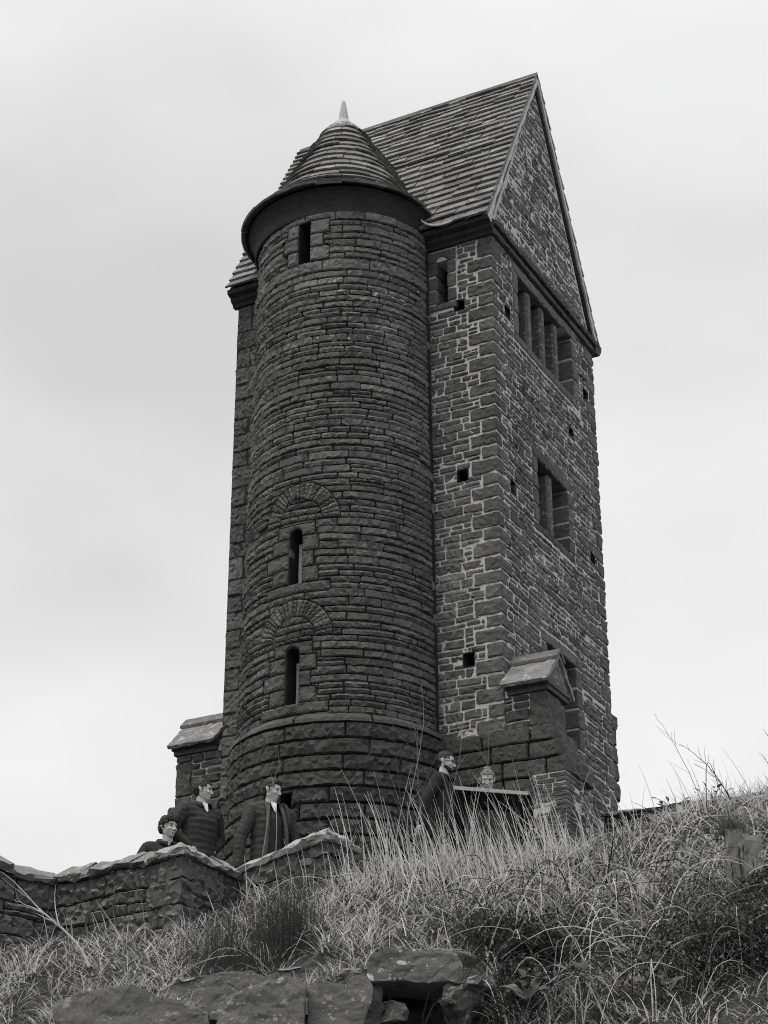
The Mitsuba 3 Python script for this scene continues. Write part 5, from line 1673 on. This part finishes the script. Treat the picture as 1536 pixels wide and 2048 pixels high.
    if glasses:
        g = key + '__glasses'
        for s in (1, -1):
            ang_ = np.linspace(0, 2 * np.pi, 17)
            c = np.stack([0.094 - 0.15 * np.abs(0.031 * s + 0.021 * np.cos(ang_)) * 0.6, 0.031 * s + 0.023 * np.sign(np.cos(ang_)) * np.abs(np.cos(ang_)) ** 0.6, 0.006 + 0.017 * np.sign(np.sin(ang_)) * np.abs(np.sin(ang_)) ** 0.6], 1)
            v, f = tube(c, [0.0026] * 17, 5)
            obj('rim', (hp(v), f), 'black_mat', g)
            v, f = tube([(0.088, 0.052 * s, 0.012), (-0.02, 0.083 * s, 0.016)], [0.0025] * 2, 5)
            obj('temple', (hp(v), f), 'black_mat', g)
        v, f = tube([(0.096, 0.009, 0.010), (0.096, -0.009, 0.010)], [0.0025] * 2, 5)
        obj('bridge', (hp(v), f), 'black_mat', g)

    # ---- clothes
    def cloth(parts, name, tone, length=0.022, ridge=0.0, pitch=0.085, it=5, axis=None, parent=key, label_=None):
        v, f = blob(parts, length, it)
        t = trimesh.Trimesh(v, f, process=False)
        if ridge:
            co = (v[:, 2] if axis is None else axis(v)) + 0.03 * (meshkit.noise(v * 9 + seed, 5) - 0.5)
            n_ = np.array(t.vertex_normals)
            v = v + n_ * (ridge * (np.abs(np.sin(np.pi * co / pitch)) ** 0.6 - 0.6))[:, None]
        else:
            n_ = np.array(t.vertex_normals)
            q_ = v * np.array([9, 9, 14.0]) + seed
            v = v + n_ * (0.022 * (meshkit.fbm(q_, 3, seed) - 0.5))[:, None]
        return obj(name, (put(v), f), 'cloth_mat', parent, smooth=True, uv=tone_uv(len(v), tone), label=label_)
    pad = 0.028 if jacket == 'puffer' else 0.016
    body_parts = [bone(la((0, 0, 0.86)), (0.145 + pad * .5, 0.175 * wd + pad * .5, 0.05), la((0, 0, 1.08)), (0.125 + pad * .6, 0.165 * wd + pad, 0.08)), bone(la((0, 0, 1.08)), (0.125 + pad * .6, 0.165 * wd + pad, 0.08), la((0, 0, 1.30)), (0.128 + pad, 0.175 * wd + pad, 0.09)),
                  hull(sphere(la((0, 0, 1.30)), (0.12 + pad, 0.165 * wd + pad, 0.09)), sphere(la((0, sh - 0.01, 1.41)), 0.062 + pad * 0.6), sphere(la((0, -sh + 0.01, 1.41)), 0.062 + pad * 0.6), sphere(la((-0.01, 0, 1.45)), (0.075, 0.09, 0.04)))]
    dark = jacket_tone
    ridge = 0.014 if jacket == 'puffer' else 0
    if open_front:
        cloth([bone(la((0.01, 0, 0.88)), (0.14, 0.15, 0.05), la((0.01, 0, 1.30)), (0.135, 0.15, 0.09)), bone(la((0.01, 0, 1.30)), (0.125, 0.14, 0.08), la((0.01, 0, 1.44)), (0.075, 0.085, 0.03))], 'jumper', 0.028, label_='dark zipped top under the open jacket')
        v, f = tube(curve([la((0.154, 0.0, 0.9)), la((0.155, 0, 1.15)), la((0.145, 0, 1.34)), la((0.10, 0.0, 1.46))], 12), [0.004] * 12, 4)
        obj('zip', (put(v), f), 'pale_frame_mat', key)
        wedge = m3.Manifold.batch_hull([sphere(la((0.3, 0.10, 0.80)), 0.01), sphere(la((0.3, -0.10, 0.80)), 0.01), sphere(la((0.02, 0.10, 0.80)), 0.01), sphere(la((0.02, -0.10, 0.80)), 0.01), sphere(la((0.3, 0.075, 1.52)), 0.01), sphere(la((0.3, -0.075, 1.52)), 0.01), sphere(la((0.02, 0.06, 1.52)), 0.01), sphere(la((0.02, -0.06, 1.52)), 0.01)])
        u = m3.Manifold.batch_boolean(body_parts, m3.OpType.Add) - wedge
        body_parts = [u]
    cloth(body_parts, 'jacket', dark, ridge=ridge, pitch=0.066)
    for s in (1, -1):
        sho = la((0, (sh - 0.005) * s, 1.405)); elb, wri = la(np.array(arms[s][0])), la(np.array(arms[s][1]))
        ax = lambda v, a=sho, b=elb, c=wri: np.where(((v - b) @ (b - a)) < 0, ((v - a) @ (b - a)) / np.linalg.norm(b - a), np.linalg.norm(b - a) + ((v - b) @ (c - b)) / np.linalg.norm(c - b))
        cloth([bone(sho, 0.066 + pad * 0.5, elb, 0.052 + pad * 0.5), bone(elb, 0.052 + pad * 0.5, wri, 0.040 + pad * 0.4)], 'sleeve', dark, ridge=ridge, pitch=0.05, axis=ax)
    # collar or hood
    ang_ = np.linspace(0.5, 2 * np.pi - 0.5, 20) if jacket != 'coat' else np.linspace(0.25, 2 * np.pi - 0.25, 20)
    c = np.array([la((0.008 + 0.085 * math.cos(a), 0.088 * math.sin(a), 1.485 - 0.035 * math.cos(a))) for a in ang_])
    v, f = tube(c, np.full(20, 0.034 if jacket == 'puffer' else 0.024), 8)
    obj('collar', (put(v), f), 'cloth_mat', key, smooth=True, uv=tone_uv(len(v), dark * 1.1))
    if jacket == 'puffer' and not open_front:
        cloth([hull(sphere(la((-0.10, 0, 1.46)), (0.06, 0.13, 0.05)), sphere(la((-0.13, 0, 1.36)), (0.03, 0.09, 0.04)))], 'hood', dark * 0.9)
    if open_front:
        for s in (1, -1):
            v, f = tube(curve([la((0.07, 0.075 * s, 1.47)), la((0.15, 0.095 * s, 1.30)), la((0.165, 0.11 * s, 1.10)), la((0.16, 0.12 * s, 0.86))], 14), np.full(14, 0.020), 6)
            obj('lapel', (put(v), f), 'cloth_mat', key, smooth=True, uv=tone_uv(len(v), 0.075), label='paler edge of the open jacket')
    # pale shirt at the throat
    v, f = man(hull(sphere(la((0.075, 0.022, 1.485)), 0.012, 8), sphere(la((0.075, -0.022, 1.485)), 0.012, 8), sphere(la((0.118, 0, 1.395)), 0.012, 8)))
    if not female and jacket != 'coat':
        obj('shirt', (put(v), f), 'white_cloth_mat', key, smooth=True)
    if backpack:
        for s in (1,):
            v, f = tube(curve([la((-0.10, 0.13 * s, 1.40)), la((0.0, 0.135 * s, 1.51)), la((0.12, 0.13 * s, 1.42)), la((0.155, 0.14 * s, 1.22))], 14), np.full(14, 0.024), 6)
            obj('strap', (put(v), f), 'cloth_mat', key, smooth=True, uv=tone_uv(len(v), 0.03))
    legs = []
    for s in (1, -1):
        hip, knee, ank = (0, 0.092 * s, 0.93), (0.02, 0.10 * s, 0.50), (-0.01, 0.105 * s, 0.10)
        legs += [bone(hip, 0.105, knee, 0.072), bone(knee, 0.072, ank, 0.058)]
    legs.append(hull(sphere((0, 0.06, 0.95), 0.12), sphere((0, -0.06, 0.95), 0.12)))
    cloth(legs, 'trousers', 0.03, length=0.03)
    for s in (1, -1):
        v, f = blob([hull(sphere((-0.03, 0.108 * s, 0.05), 0.048), sphere((0.08, 0.115 * s, 0.04), 0.045), sphere((0.17, 0.12 * s, 0.03), 0.032))], 0.03, 3)
        obj('shoe', (put(v), f), 'cloth_mat', key, smooth=True, uv=tone_uv(len(v), 0.05))
    return key


pockets = {1: ((-0.08, 0.30, 1.17), (0.04, 0.15, 1.04)), -1: ((-0.08, -0.30, 1.17), (0.04, -0.15, 1.04))}
hanging = {1: ((-0.02, 0.29, 1.12), (0.02, 0.29, 0.83)), -1: ((-0.02, -0.31, 1.12), (0.0, -0.33, 0.83))}
person('young man with dark fringe standing lowest, head and collar showing over the wall', -2.13, 18.6, -1.60, 1.76, -1.15, -0.75, hair='curly', jacket='coat', jacket_tone=0.03, seed=11, arms=pockets)
person('young man in a dark quilted jacket looking right, hands in his pockets', -1.84, 18.85, -1.12, 1.74, -0.85, -0.12, hair='short', jacket='puffer', jacket_tone=0.045, seed=12, arms=pockets)
person('young man with short swept hair wearing his dark quilted jacket open', -1.12, 18.5, -1.235, 1.74, -1.05, -0.42, head_pitch=0.16, hair='quiff', jacket='puffer', jacket_tone=0.05, seed=13, open_front=True, arms=hanging, backpack=True)
person('bearded man in glasses and a dark coat reading the board', 0.60, 19.1, -0.79, 1.80, -0.30, -0.25, head_pitch=0.10, hair='cropped', jacket='coat', jacket_tone=0.022, seed=14, glasses=True, beard=True,
       arms={1: ((0.02, 0.27, 1.15), (0.16, 0.20, 0.97)), -1: ((-0.10, -0.29, 1.16), (-0.14, -0.31, 0.93))})
person('woman with fair tied back hair looking down over the information board', 1.06, 19.25, -0.85, 1.66, -1.60, -1.62, head_pitch=0.35, hair='tied', hair_mat='fair_hair_mat', jacket='coat', jacket_tone=0.03, lean=0.30, seed=15, female=True)
